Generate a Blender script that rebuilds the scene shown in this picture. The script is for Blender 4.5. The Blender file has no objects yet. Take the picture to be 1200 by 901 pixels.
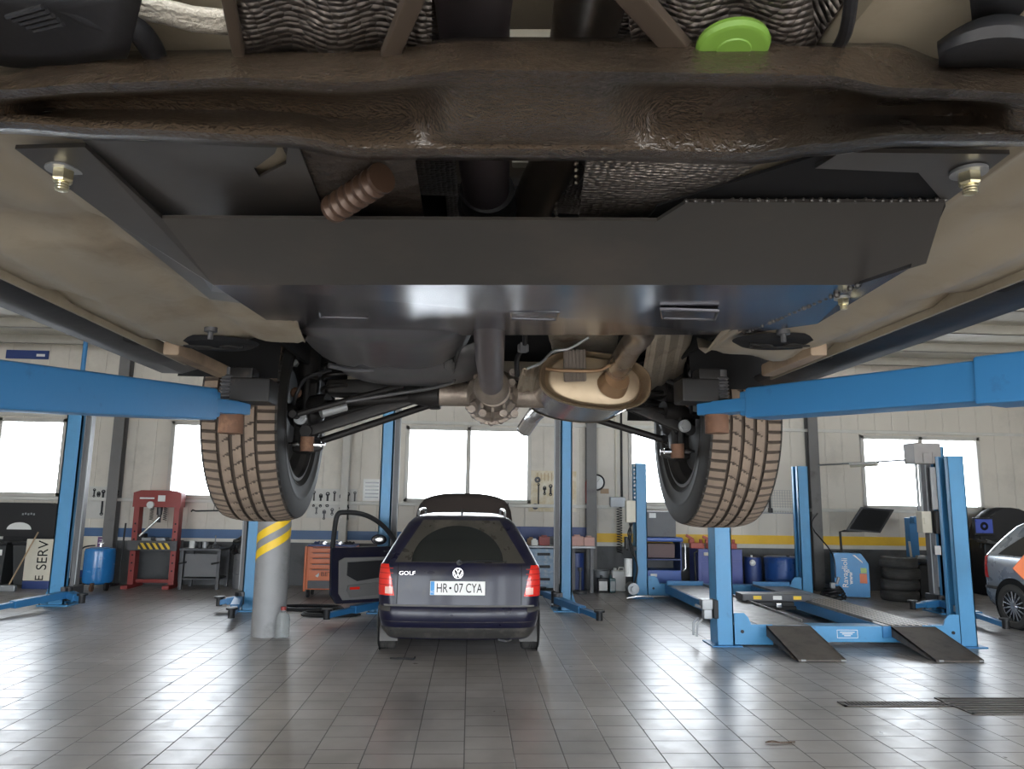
import bpy, bmesh, math, random
from mathutils import Vector, Matrix, Euler
random.seed(7)
PI = math.pi
SC = bpy.context.scene
COL = SC.collection

# ------------------------------------------------------------------ camera geometry
FPX, CX, CY, VX, VY, SLOPE, EYE = 860.0, 600.0, 450.5, 551.0, 585.0, 0.0154, 1.67
_Y = Vector(((VX-CX)/FPX, (VY-CY)/FPX, 1)).normalized()
_t = Vector((1, SLOPE, 0)); _X = (_t-_Y*_t.dot(_Y)).normalized()
_Z = _X.cross(_Y)
if _Z.y > 0: _Z = -_Z
def P(px, py, Y=None, z=None, X=None):
    """point of the room seen along a sight line, at a known depth, height or side distance"""
    c = Vector(((px-CX)/FPX, (py-CY)/FPX, 1)); r = (c.dot(_X), c.dot(_Y), c.dot(_Z))
    k = Y/r[1] if Y is not None else ((z-EYE)/r[2] if z is not None else X/r[0])
    return Vector((r[0]*k, r[1]*k, EYE+r[2]*k))
cam = bpy.data.cameras.new('camera'); cam.sensor_fit = 'HORIZONTAL'; cam.sensor_width = 36; cam.lens = 36*FPX/1200
cam.clip_start = 0.01
co = bpy.data.objects.new('camera', cam); COL.objects.link(co)
co.matrix_world = Matrix(((_X[0], -_X[1], -_X[2], 0), (_Y[0], -_Y[1], -_Y[2], 0), (_Z[0], -_Z[1], -_Z[2], EYE), (0, 0, 0, 1)))
SC.camera = co

# ------------------------------------------------------------------ mesh builder
class MB:
    def __init__(s): s.bm = bmesh.new(); s.mi = 0
    def m(s, i): s.mi = i; return s
    def _add(s, bm, mat=None):
        if mat is not None: bmesh.ops.transform(bm, matrix=mat, verts=bm.verts)
        vs = [s.bm.verts.new(v.co) for v in bm.verts]; bm.verts.index_update()
        for f in bm.faces:
            try: nf = s.bm.faces.new([vs[v.index] for v in f.verts]); nf.material_index = s.mi
            except ValueError: pass
        bm.free(); return s
    def box(s, c, d, bevel=0.0, rot=None, seg=2):
        bm = bmesh.new(); bmesh.ops.create_cube(bm, size=1)
        bmesh.ops.scale(bm, vec=Vector(d), verts=bm.verts)
        if bevel > 0:
            bmesh.ops.bevel(bm, geom=bm.edges[:], offset=min(bevel, min(d)*.45), segments=seg, affect='EDGES', profile=.5)
        M = Matrix.Translation(Vector(c))
        if rot is not None: M = M @ (rot.to_4x4() if isinstance(rot, Matrix) else Euler(rot).to_matrix().to_4x4())
        return s._add(bm, M)
    def span(s, a, b, bevel=0.0):
        a = Vector(a); b = Vector(b)
        return s.box((a+b)/2, tuple(abs(x) for x in (b-a)), bevel)
    def bar(s, p0, p1, w, h, bevel=0.0, up=(0, 0, 1)):
        """box beam from p0 to p1: width w across, height h along up"""
        p0 = Vector(p0); p1 = Vector(p1); d = p1-p0; L = d.length; y = d/L
        x = y.cross(Vector(up)).normalized(); z = x.cross(y)
        return s.box((p0+p1)/2, (w, L, h), bevel, Matrix((x, y, z)).transposed())
    def cyl(s, p0, p1, r0, r1=None, n=20, cap=True):
        p0 = Vector(p0); p1 = Vector(p1); r1 = r0 if r1 is None else r1
        return s.tube([p0, p1], [r0, r1], n, cap=cap)
    def tube(s, pts, r, n=10, closed=False, cap=True):
        pts = [Vector(p) for p in pts]; k = len(pts); rs = r if isinstance(r, (list, tuple)) else [r]*k
        rings = []; pu = None
        for i, p in enumerate(pts):
            a = pts[i-1] if (i > 0 or closed) else p; b = pts[(i+1) % k] if (i < k-1 or closed) else p
            d = (b-a).normalized()
            if pu is None:
                u = Vector((0, 0, 1)) if abs(d.z) < .9 else Vector((1, 0, 0))
            else: u = pu
            u = (u-d*u.dot(d)).normalized(); pu = u; v = d.cross(u)
            rings.append([s.bm.verts.new(p+(u*math.cos(2*PI*j/n)+v*math.sin(2*PI*j/n))*rs[i]) for j in range(n)])
        m = k if closed else k-1
        for i in range(m):
            A = rings[i]; B = rings[(i+1) % k]
            for j in range(n): s._f([A[j], A[(j+1) % n], B[(j+1) % n], B[j]])
        if cap and not closed: s._f(rings[0][::-1]); s._f(rings[-1])
        return s
    def _f(s, vs):
        try: f = s.bm.faces.new(vs); f.material_index = s.mi
        except ValueError: pass
    def grid(s, rows, cu=False, cv=False):
        R = [[s.bm.verts.new(Vector(p)) for p in r] for r in rows]; a = len(R); b = len(R[0])
        for i in range(a if cu else a-1):
            for j in range(b if cv else b-1):
                s._f([R[i][j], R[i][(j+1) % b], R[(i+1) % a][(j+1) % b], R[(i+1) % a][j]])
        return s
    def poly(s, pts): s._f([s.bm.verts.new(Vector(p)) for p in pts]); return s
    def prism(s, pts, ax, a, b):
        """2D outline extruded along axis ax from a to b"""
        def q(p, h): return {'Z': (p[0], p[1], h), 'Y': (p[0], h, p[1]), 'X': (h, p[0], p[1])}[ax]
        A = [s.bm.verts.new(q(p, a)) for p in pts]; B = [s.bm.verts.new(q(p, b)) for p in pts]; n = len(pts)
        for i in range(n): s._f([A[i], A[(i+1) % n], B[(i+1) % n], B[i]])
        s._f(A[::-1]); s._f(B); return s
    def lathe(s, prof, c=(0, 0, 0), ax='Z', n=32, closed=False):
        """profile [(radius, height along axis)]"""
        c = Vector(c); rows = []
        for j in range(n):
            a = 2*PI*j/n; ca, sa = math.cos(a), math.sin(a); row = []
            for r, h in prof:
                row.append(c+Vector({'Z': (r*ca, r*sa, h), 'Y': (r*ca, h, r*sa), 'X': (h, r*ca, r*sa)}[ax]))
            rows.append(row)
        return s.grid(rows, cu=True, cv=closed)
    def ball(s, c, r, sc=(1, 1, 1), n=16):
        bm = bmesh.new(); bmesh.ops.create_uvsphere(bm, u_segments=n, v_segments=max(6, n//2), radius=r)
        return s._add(bm, Matrix.Translation(Vector(c)) @ Matrix.Diagonal((*sc, 1)))
    def text(s, txt, size, M, depth=0.002, sx=1.0, align='CENTER', bold=0.0):
        cu = bpy.data.curves.new('t', 'FONT'); cu.body = txt; cu.size = size; cu.extrude = depth; cu.align_x = align; cu.align_y = 'CENTER'
        cu.offset = bold
        o = bpy.data.objects.new('t', cu); COL.objects.link(o)
        dg = bpy.context.evaluated_depsgraph_get(); me = o.evaluated_get(dg).to_mesh()
        bm = bmesh.new(); bm.from_mesh(me); o.evaluated_get(dg).to_mesh_clear()
        bpy.data.objects.remove(o); bpy.data.curves.remove(cu)
        return s._add(bm, M @ Matrix.Diagonal((sx, 1, 1, 1)))

ORG = {}
def obj(name, mb, mats, parent=None, world=False, smooth=True, angle=32, solid=0, soff=0):
    bmesh.ops.remove_doubles(mb.bm, verts=mb.bm.verts, dist=1e-5)
    bmesh.ops.recalc_face_normals(mb.bm, faces=mb.bm.faces)
    if world and parent is not None:
        bmesh.ops.translate(mb.bm, vec=-ORG[parent], verts=mb.bm.verts)
    me = bpy.data.meshes.new(name); mb.bm.to_mesh(me); mb.bm.free()
    for mt in (mats if isinstance(mats, (list, tuple)) else [mats]): me.materials.append(mt)
    if smooth:
        me.shade_smooth(); me.set_sharp_from_angle(angle=math.radians(angle))
    o = bpy.data.objects.new(name, me); COL.objects.link(o)
    if parent is not None: o.parent = parent; ORG[o] = ORG[parent]
    else: ORG[o] = Vector((0, 0, 0))
    if smooth:
        wn = o.modifiers.new('normals', 'WEIGHTED_NORMAL'); wn.keep_sharp = True
    if solid:
        md = o.modifiers.new('thickness', 'SOLIDIFY'); md.thickness = solid; md.offset = soff
    return o
def thing(name, label, cat, loc=(0, 0, 0), rz=0, group=None):
    o = bpy.data.objects.new(name, None); COL.objects.link(o); o.empty_display_size = .1
    o.location = loc; o.rotation_euler = (0, 0, rz); ORG[o] = Vector(loc)
    return tag(o, label, cat, group)
def tag(o, label, cat, group=None):
    o['label'] = label; o['category'] = cat
    if group: o['group'] = group
    return o
def center(o, base=True):
    """put a single-mesh thing's origin at its own base"""
    vs = [v.co for v in o.data.vertices]
    lo = Vector([min(v[i] for v in vs) for i in range(3)]); hi = Vector([max(v[i] for v in vs) for i in range(3)])
    c = Vector(((lo.x+hi.x)/2, (lo.y+hi.y)/2, lo.z)); o.data.transform(Matrix.Translation(-c)); o.location = c; ORG[o] = c
    return o
def struct(name, mb, mats, **k):
    o = obj(name, mb, mats, **k); o['kind'] = 'structure'; return o
def dup(root, loc=None, rz=None, label=None, group=None):
    def cp(o, par):
        c = o.copy(); COL.objects.link(c); c.parent = par
        for ch in [x for x in bpy.data.objects if x.parent == o]: cp(ch, c)
        return c
    r = cp(root, None)
    if loc is not None: r.location = loc
    if rz is not None: r.rotation_euler = (0, 0, rz)
    if label: r['label'] = label
    if group: r['group'] = group
    return r
def face_cam(o, right=(1, 0, 0), up=(0, 0, 1)):
    """matrix for lettering: origin, reading direction, up direction"""
    r = Vector(right).normalized(); u = Vector(up).normalized(); n = r.cross(u)
    M = Matrix((r, u, n)).transposed().to_4x4(); M.translation = Vector(o); return M

# ------------------------------------------------------------------ materials
MATS = {}
def mat(name, col, rough=.5, metal=0.0, var=.12, vs=6.0, bump=0.0, bs=60.0, coat=0.0, rvar=.1, dirt=None, dscale=3.0, damt=.45, spec=.5):
    m = bpy.data.materials.new(name); m.use_nodes = True; nt = m.node_tree; N = nt.nodes; L = nt.links
    b = N['Principled BSDF']; b.inputs['Metallic'].default_value = metal; b.inputs['Roughness'].default_value = rough
    b.inputs['Coat Weight'].default_value = coat; b.inputs['Coat Roughness'].default_value = .08; b.inputs['Specular IOR Level'].default_value = spec
    tc = N.new('ShaderNodeTexCoord'); nz = N.new('ShaderNodeTexNoise'); nz.inputs['Scale'].default_value = vs; nz.inputs['Detail'].default_value = 5
    L.new(tc.outputs['Object'], nz.inputs['Vector'])
    mx = N.new('ShaderNodeMix'); mx.data_type = 'RGBA'
    mx.inputs['A'].default_value = (*[max(0, c*(1-var)) for c in col], 1); mx.inputs['B'].default_value = (*[min(1, c*(1+var)) for c in col], 1)
    L.new(nz.outputs['Fac'], mx.inputs['Factor']); out = mx.outputs['Result']
    if dirt:
        n2 = N.new('ShaderNodeTexNoise'); n2.inputs['Scale'].default_value = dscale; n2.inputs['Detail'].default_value = 8; n2.inputs['Roughness'].default_value = .65
        L.new(tc.outputs['Object'], n2.inputs['Vector'])
        rp = N.new('ShaderNodeValToRGB'); rp.color_ramp.elements[0].position = 1-damt-.08; rp.color_ramp.elements[1].position = min(1, 1-damt+.12)
        L.new(n2.outputs['Fac'], rp.inputs['Fac'])
        m2 = N.new('ShaderNodeMix'); m2.data_type = 'RGBA'; m2.inputs['B'].default_value = (*dirt, 1)
        L.new(rp.outputs['Color'], m2.inputs['Factor']); L.new(out, m2.inputs['A']); out = m2.outputs['Result']
    L.new(out, b.inputs['Base Color'])
    mr = N.new('ShaderNodeMapRange'); mr.inputs['To Min'].default_value = max(.02, rough-rvar); mr.inputs['To Max'].default_value = min(1, rough+rvar)
    L.new(nz.outputs['Fac'], mr.inputs['Value']); L.new(mr.outputs['Result'], b.inputs['Roughness'])
    if bump > 0:
        n3 = N.new('ShaderNodeTexNoise'); n3.inputs['Scale'].default_value = bs; n3.inputs['Detail'].default_value = 4
        L.new(tc.outputs['Object'], n3.inputs['Vector'])
        bp = N.new('ShaderNodeBump'); bp.inputs['Strength'].default_value = bump; bp.inputs['Distance'].default_value = .01
        L.new(n3.outputs['Fac'], bp.inputs['Height']); L.new(bp.outputs['Normal'], b.inputs['Normal'])
    MATS[name] = m; return m
def bsdf(m): return m.node_tree.nodes['Principled BSDF']

BLUE = mat('lift_blue_paint', (.030, .165, .37), .45, var=.1, dirt=(.02, .05, .12), dscale=9, damt=.30, bump=.05)
BLUE_L = mat('pale_blue_paint', (.065, .255, .48), .42, var=.1, dirt=(.03, .1, .22), dscale=7, damt=.30)
STEEL_D = mat('dark_grey_steel', (.075, .075, .08), .5, .3, dirt=(.03, .028, .026), damt=.4)
STEEL_G = mat('grey_steel', (.30, .31, .32), .45, .5, var=.15)
GREY_P = mat('grey_column_paint', (.13, .13, .135), .55, dirt=(.06, .06, .06), damt=.35)
CHROME = mat('bright_metal', (.75, .75, .76), .22, 1.0)
ZINC = mat('zinc_bolt', (.72, .66, .45), .3, 1.0)
BLACK = mat('black_plastic', (.016, .016, .018), .5, bump=.05, spec=.35)
BLACK_M = mat('matt_black', (.010, .010, .011), .75, spec=.2)
RUBBER = mat('tyre_rubber', (.022, .021, .02), .72, bump=.1, bs=120)
WHITE = mat('white_paint', (.72, .72, .70), .5)
CREAM = mat('cream_plastic', (.62, .58, .48), .5)
RED = mat('red_paint', (.25, .03, .025), .45, dirt=(.12, .02, .015), damt=.35)
RUST = mat('rusty_steel', (.13, .066, .04), .8, .1, var=.35, vs=30, dirt=(.24, .13, .075), dscale=25, damt=.4)
YELLOW = mat('yellow_paint', (.80, .52, .02), .45, dirt=(.45, .30, .06), damt=.35)
ORANGE = mat('orange_paint', (.62, .14, .035), .42, dirt=(.38, .09, .03), damt=.3)
NAVY = mat('navy_paint', (.02, .045, .17), .45, dirt=(.015, .02, .06), damt=.35)
SKY, EXPO, SUNE = 6.0, 1.3, 11
# ------------------------------------------------------------------ setting
def tile_mat():
    m = bpy.data.materials.new('floor_tiles'); m.use_nodes = True; N = m.node_tree.nodes; L = m.node_tree.links; b = N['Principled BSDF']
    tc = N.new('ShaderNodeTexCoord')
    br = N.new('ShaderNodeTexBrick'); br.offset = .35; br.offset_frequency = 3; br.inputs['Scale'].default_value = 1.0
    br.inputs['Brick Width'].default_value = TH; br.inputs['Row Height'].default_value = TW; br.inputs['Mortar Size'].default_value = .005; br.inputs['Mortar Smooth'].default_value = .3
    br.inputs['Color1'].default_value = (.33, .32, .318, 1); br.inputs['Color2'].default_value = (.41, .398, .396, 1); br.inputs['Mortar'].default_value = (.085, .078, .074, 1)
    mpb = N.new('ShaderNodeMapping'); mpb.inputs['Rotation'].default_value = (0, 0, PI/2); L.new(tc.outputs['Object'], mpb.inputs[0]); L.new(mpb.outputs[0], br.inputs['Vector'])
    n1 = N.new('ShaderNodeTexNoise'); n1.inputs['Scale'].default_value = .9; n1.inputs['Detail'].default_value = 8; n1.inputs['Roughness'].default_value = .6
    L.new(tc.outputs['Object'], n1.inputs['Vector'])
    rp = N.new('ShaderNodeValToRGB'); rp.color_ramp.elements[0].position = .35; rp.color_ramp.elements[0].color = (.62, .58, .55, 1); rp.color_ramp.elements[1].position = .68; rp.color_ramp.elements[1].color = (1.08, 1.06, 1.05, 1)
    L.new(n1.outputs['Fac'], rp.inputs['Fac'])
    mx = N.new('ShaderNodeMix'); mx.data_type = 'RGBA'; mx.blend_type = 'MULTIPLY'; mx.inputs['Factor'].default_value = 1
    L.new(br.outputs['Color'], mx.inputs['A']); L.new(rp.outputs['Color'], mx.inputs['B']); L.new(mx.outputs['Result'], b.inputs['Base Color'])
    n2 = N.new('ShaderNodeTexNoise'); n2.inputs['Scale'].default_value = 7; n2.inputs['Detail'].default_value = 6
    L.new(tc.outputs['Object'], n2.inputs['Vector'])
    mr = N.new('ShaderNodeMapRange'); mr.inputs['To Min'].default_value = .22; mr.inputs['To Max'].default_value = .42
    L.new(n2.outputs['Fac'], mr.inputs['Value'])
    ad = N.new('ShaderNodeMath'); ad.operation = 'MULTIPLY_ADD'; ad.inputs[1].default_value = .35; L.new(br.outputs['Fac'], ad.inputs[0]); L.new(mr.outputs['Result'], ad.inputs[2])
    L.new(ad.outputs[0], b.inputs['Roughness'])
    bp = N.new('ShaderNodeBump'); bp.inputs['Strength'].default_value = .45; bp.inputs['Distance'].default_value = .004; bp.invert = True
    L.new(br.outputs['Fac'], bp.inputs['Height'])
    b2 = N.new('ShaderNodeBump'); b2.inputs['Strength'].default_value = .02; b2.inputs['Distance'].default_value = .02
    n3 = N.new('ShaderNodeTexNoise'); n3.inputs['Scale'].default_value = 9
    L.new(tc.outputs['Object'], n3.inputs['Vector']); L.new(n3.outputs['Fac'], b2.inputs['Height']); L.new(bp.outputs['Normal'], b2.inputs['Normal'])
    L.new(b2.outputs['Normal'], b.inputs['Normal']); b.inputs['Specular IOR Level'].default_value = 1.0
    return m
TW, TH = .33, .26
XA, XB, YA, YB, ZC = -12.0, 13.5, -6.0, 14.6, 4.55
FLOOR = tile_mat()
struct('floor', MB().span((XA, YA, -.1), (XB, YB, 0)), FLOOR, smooth=False)

def panel_mat(name, col, horiz=False, pitch=.36):
    """painted profiled sheet: thin pressed lines at an even pitch"""
    m = mat(name, col, .55, var=.06, vs=1.5, dirt=tuple(c*.82 for c in col), dscale=1.2, damt=.4)
    N = m.node_tree.nodes; L = m.node_tree.links; tc = N.new('ShaderNodeTexCoord'); sp = N.new('ShaderNodeSeparateXYZ'); L.new(tc.outputs['Object'], sp.inputs[0])
    md = N.new('ShaderNodeMath'); md.operation = 'PINGPONG'; md.inputs[1].default_value = pitch/2; L.new(sp.outputs['Y' if horiz else 'X'], md.inputs[0])
    mr = N.new('ShaderNodeMapRange'); mr.inputs['From Max'].default_value = .014; L.new(md.outputs[0], mr.inputs['Value'])
    bp = N.new('ShaderNodeBump'); bp.inputs['Strength'].default_value = .6; bp.inputs['Distance'].default_value = .012; L.new(mr.outputs['Result'], bp.inputs['Height'])
    L.new(bp.outputs['Normal'], bsdf(m).inputs['Normal']); return m
WALL = panel_mat('wall_panel', (.58, .54, .475))
CEIL = panel_mat('roof_panel', (.46, .43, .36), True, .33)
WAINS = mat('dark_grey_dado', (.085, .087, .09), .6, dirt=(.05, .05, .05), damt=.4)
STRIPE_B = mat('blue_stripe', (.045, .11, .24), .5); STRIPE_Y = mat('yellow_stripe', (.78, .47, .03), .5); STRIPE_W = mat('white_line', (.60, .58, .53), .5)
ALU = mat('window_frame_paint', (.50, .48, .44), .5)
SILLM = mat('pale_rail', (.55, .54, .50), .45)

# back wall with four and a bit window openings
WIN = [(-10.3, -7.80), (-5.83, -3.42), (-1.30, 1.19), (3.14, 5.6), (7.93, 10.46)]
WZ0, WZ1 = 1.60, 3.09
def wallparts():
    mb = MB(); xs = [XA]+[x for w in WIN for x in w]+[XB]
    for i in range(0, len(xs), 2): mb.span((xs[i], YB, 0), (xs[i+1], YB+.14, ZC))
    for a, b in WIN:
        mb.span((a, YB, 0), (b, YB+.14, WZ0)); mb.span((a, YB, WZ1), (b, YB+.14, ZC))
    return mb
struct('wall_back', wallparts(), WALL, smooth=False)
struct('trim_1', MB().span((XA, YB-.012, 0), (XB, YB, .80)), WAINS, smooth=False)
struct('trim_2', MB().span((XA, YB-.016, .86), (1.75, YB, 1.03)), STRIPE_B, smooth=False)
struct('trim_3', MB().span((1.75, YB-.016, .88), (XB, YB, 1.05)), STRIPE_Y, smooth=False)
struct('trim_4', MB().span((XA, YB-.018, .80), (XB, YB, .86)), STRIPE_W, smooth=False)
struct('trim_5', MB().span((XA, YB-.05, 3.13), (XB, YB, 3.19), .01), SILLM)          # rail over the windows
struct('trim_6', MB().span((XA, YB-.07, 1.53), (XB, YB, 1.595), .01), SILLM)          # ledge under the windows
gl = bpy.data.materials.new('window_glass'); gl.use_nodes = True; N = gl.node_tree.nodes; L = gl.node_tree.links
N.remove(N['Principled BSDF']); tr = N.new('ShaderNodeBsdfTransparent'); gs = N.new('ShaderNodeBsdfGlossy'); gs.inputs['Roughness'].default_value = .03
fr = N.new('ShaderNodeFresnel'); fr.inputs['IOR'].default_value = 1.45; mxs = N.new('ShaderNodeMixShader')
L.new(fr.outputs[0], mxs.inputs[0]); L.new(tr.outputs[0], mxs.inputs[1]); L.new(gs.outputs[0], mxs.inputs[2]); L.new(mxs.outputs[0], N['Material Output'].inputs['Surface'])
GLASS = gl
for i, (a, b) in enumerate(WIN):
    mb = MB(); f = .075
    for (p, q) in (((a, WZ0), (a+f, WZ1)), ((b-f, WZ0), (b, WZ1)), ((a, WZ0), (b, WZ0+f)), ((a, WZ1-f), (b, WZ1)), (((a+b)/2-.045, WZ0), ((a+b)/2+.045, WZ1))):
        mb.span((p[0], YB-.035, p[1]), (q[0], YB+.08, q[1]), .008)
    w = struct('window_%d' % (i+1), mb, ALU)
    g = obj('pane', MB().span((a+f, YB+.03, WZ0+f), (b-f, YB+.036, WZ1-f)), GLASS, w, smooth=False)
# grey steel columns against the wall
COLM = mat('steel_column_grey', (.15, .145, .14), .55, dirt=(.09, .085, .08), damt=.35)
n = 7
for x in (-11.1, -6.75, -2.42, 2.37, 6.87, 11.6):
    w = .2 if x != -2.42 else .14
    mb = MB().span((x-w/2, YB-.20, 0), (x+w/2, YB-.188, ZC)).span((x-w/2, YB-.032, 0), (x+w/2, YB-.02, ZC)).span((x-.006, YB-.19, 0), (x+.006, YB-.03, ZC))
    struct('trim_%d' % n, mb, COLM if x != -2.42 else ALU, smooth=False); n += 1
struct('ceiling', MB().span((XA, YA, ZC), (XB, YB+.14, ZC+.12)), CEIL, smooth=False)
PURL = mat('purlin_galvanised', (.34, .32, .28), .5, .2)
for y in (1.0, 3.2, 5.4, 7.6, 9.6, 11.0, 12.4, 13.7):
    mb = MB().span((XA, y, ZC-.16), (XB, y+.012, ZC)).span((XA, y, ZC-.16), (XB, y+.07, ZC-.148))
    struct('trim_%d' % n, mb, PURL, smooth=False); n += 1
struct('wall_left', MB().span((XA-.14, YA, 0), (XA, YB+.14, ZC)), WALL, smooth=False)
struct('wall_right', MB().span((XB, YA, 0), (XB+.14, YB+.14, ZC)), WALL, smooth=False)
# the front of the hall stands open: big bay doors between piers
DOORS = [(-10.6, -6.6), (-5.6, -1.6), (-.9, 3.4), (4.4, 8.4), (9.2, 13.0)]
mb = MB(); xs = [XA]+[x for d in DOORS for x in d]+[XB]
for i in range(0, len(xs), 2): mb.span((xs[i], YA-.14, 0), (xs[i+1], YA, ZC))
for a, b in DOORS: mb.span((a, YA-.14, 4.0), (b, YA, ZC))
struct('wall_front', mb, WALL, smooth=False)
for i, (a, b) in enumerate(DOORS):
    mb = MB()
    for (p, q) in (((a, 0), (a+.08, 4.0)), ((b-.08, 0), (b, 4.0)), ((a, 3.7), (b, 4.0))): mb.span((p[0], YA-.02, p[1]), (q[0], YA+.05, q[1]), .01)
    struct('door_%d' % (i+1), mb, ALU)
struct('trim_40', MB().span((-40, YA-30, -.12), (40, YA-.14, -.02)), mat('yard_concrete', (.42, .41, .39), .8, vs=2), smooth=False)

# daylight
wd = bpy.data.worlds.new('World'); SC.world = wd; wd.use_nodes = True; N = wd.node_tree.nodes; L = wd.node_tree.links
bg = N['Background']; bg.inputs['Color'].default_value = (.86, .93, 1.0, 1); bg.inputs['Strength'].default_value = SKY
def portal(x0, x1, z0, z1, y, flip):
    la = bpy.data.lights.new('sky_portal', 'AREA'); la.shape = 'RECTANGLE'; la.size = x1-x0; la.size_y = z1-z0; la.cycles.is_portal = True
    lo = bpy.data.objects.new('sky_portal', la); COL.objects.link(lo); lo.location = ((x0+x1)/2, y, (z0+z1)/2)
    lo.rotation_euler = (math.radians(90 if flip else -90), 0, 0)
for a, b in WIN: portal(a, b, WZ0, WZ1, YB+.2, False)
for a, b in DOORS: portal(a, b, 0, 4.0, YA-.2, True)
SC.view_settings.view_transform = 'Standard'; SC.view_settings.look = 'None'; SC.view_settings.gamma = 1; SC.view_settings.use_curve_mapping = False
SC.view_settings.exposure = EXPO

sun = bpy.data.lights.new('sun', 'SUN'); sun.energy = SUNE; sun.angle = .01; sun.color = (1, .93, .82)  # added sun through the bay doors; floor bounce brightens the car's underside
so = bpy.data.objects.new('sun', sun); COL.objects.link(so)
so.rotation_euler = Vector((.18, .80, -.62)).to_track_quat('-Z', 'Y').to_euler()
# ------------------------------------------------------------------ the lifted car seen from below
BEIGE = mat('beige_underbody', (.27, .232, .175), .5, var=.08, vs=4, dirt=(.165, .13, .09), dscale=4, damt=.44, bump=.06, bs=25, spec=.35)
def foil_mat():
    m = mat('dimpled_heat_foil', (.17, .15, .135), .42, .75, var=.25, vs=5, dirt=(.10, .07, .05), dscale=6, damt=.42)
    N = m.node_tree.nodes; L = m.node_tree.links; tc = N.new('ShaderNodeTexCoord'); vo = N.new('ShaderNodeTexVoronoi'); vo.inputs['Scale'].default_value = 120; vo.inputs['Randomness'].default_value = .45
    mp = N.new('ShaderNodeMapping'); mp.inputs['Scale'].default_value = (1.0, 1.5, .6); L.new(tc.outputs['Object'], mp.inputs[0]); L.new(mp.outputs[0], vo.inputs['Vector'])
    bp = N.new('ShaderNodeBump'); bp.inputs['Strength'].default_value = .7; bp.inputs['Distance'].default_value = .01; bp.invert = True
    L.new(vo.outputs['Distance'], bp.inputs['Height']); L.new(bp.outputs['Normal'], bsdf(m).inputs['Normal']); return m
FOIL = foil_mat()
FOILD = mat('dark_brown_lining', (.035, .026, .02), .5, .2, bump=.6, bs=70, dirt=(.015, .012, .01), damt=.45)  # near-black brown lining, darker than the other foil
SKID = mat('black_skid_steel', (.030, .027, .025), .34, .0, var=.25, vs=3, dirt=(.055, .045, .038), dscale=4, damt=.4, rvar=.12, bump=.03, bs=18, spec=.7)
SKID2 = mat('skid_steel_sheen', (.085, .085, .10), .2, .6, var=.3, vs=4, dirt=(.03, .026, .024), dscale=5, damt=.36, rvar=.08, bump=.02, bs=14, spec=.8)  # same plate steel; bluish window reflection put into a lighter, bluer colour
XMEM = mat('waxed_black_beam', (.048, .034, .023), .26, var=.35, vs=7, rvar=.1, dirt=(.012, .010, .008), dscale=6, damt=.45, spec=.75)
def crinkle(m, sc, st, dist=.01):
    N = m.node_tree.nodes; L = m.node_tree.links; tc = N.new('ShaderNodeTexCoord'); mp = N.new('ShaderNodeMapping'); mp.inputs['Scale'].default_value = (.9, 1.1, 1)
    n = N.new('ShaderNodeTexNoise'); n.inputs['Scale'].default_value = sc; n.inputs['Detail'].default_value = 3; n.inputs['Distortion'].default_value = 1.2
    L.new(tc.outputs['Object'], mp.inputs[0]); L.new(mp.outputs[0], n.inputs['Vector'])
    n2 = N.new('ShaderNodeTexNoise'); n2.inputs['Scale'].default_value = 4; L.new(tc.outputs['Object'], n2.inputs['Vector'])
    mu = N.new('ShaderNodeMath'); mu.operation = 'MULTIPLY'; L.new(n.outputs['Fac'], mu.inputs[0]); L.new(n2.outputs['Fac'], mu.inputs[1])
    bp = N.new('ShaderNodeBump'); bp.inputs['Strength'].default_value = st; bp.inputs['Distance'].default_value = dist
    L.new(mu.outputs[0], bp.inputs['Height']); L.new(bp.outputs['Normal'], bsdf(m).inputs['Normal'])
crinkle(XMEM, 170, .5)
SHAFT = mat('dark_painted_shaft', (.085, .072, .078), .38, .2, dirt=(.12, .10, .10), damt=.35)
PIPE = mat('exhaust_pipe_steel', (.42, .37, .32), .3, .9, var=.2, dirt=(.22, .15, .10), dscale=8, damt=.4)
MUFF = mat('muffler_steel', (.30, .235, .16), .42, .55, var=.2, dirt=(.18, .12, .075), dscale=4, damt=.45)
MUFFB = mat('muffler_bright_steel', (.60, .57, .54), .2, 1.0, var=.15)
ALUM = mat('dusty_cast_alloy', (.23, .195, .165), .5, .5, var=.3, vs=20, dirt=(.12, .09, .07), dscale=14, damt=.45, bump=.2, bs=60)
TANK = mat('grey_black_plastic_tank', (.06, .06, .066), .32, dirt=(.09, .085, .085), damt=.4)
SUSP = mat('black_suspension_paint', (.012, .011, .011), .5, dirt=(.05, .038, .03), dscale=14, damt=.34, spec=.25)
TREAD = mat('dusty_tread', (.145, .108, .08), .85, var=.2, vs=14, dirt=(.115, .086, .064), dscale=9, damt=.45, bump=.15, bs=90)
GROOVE = mat('dark_groove_rubber', (.040, .028, .020), .85, var=.3)
LIME = mat('lime_green_plastic', (.12, .23, .03), .5)
BRAID = mat('pale_braided_sleeve', (.62, .58, .50), .6, bump=.5, bs=220)

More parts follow.
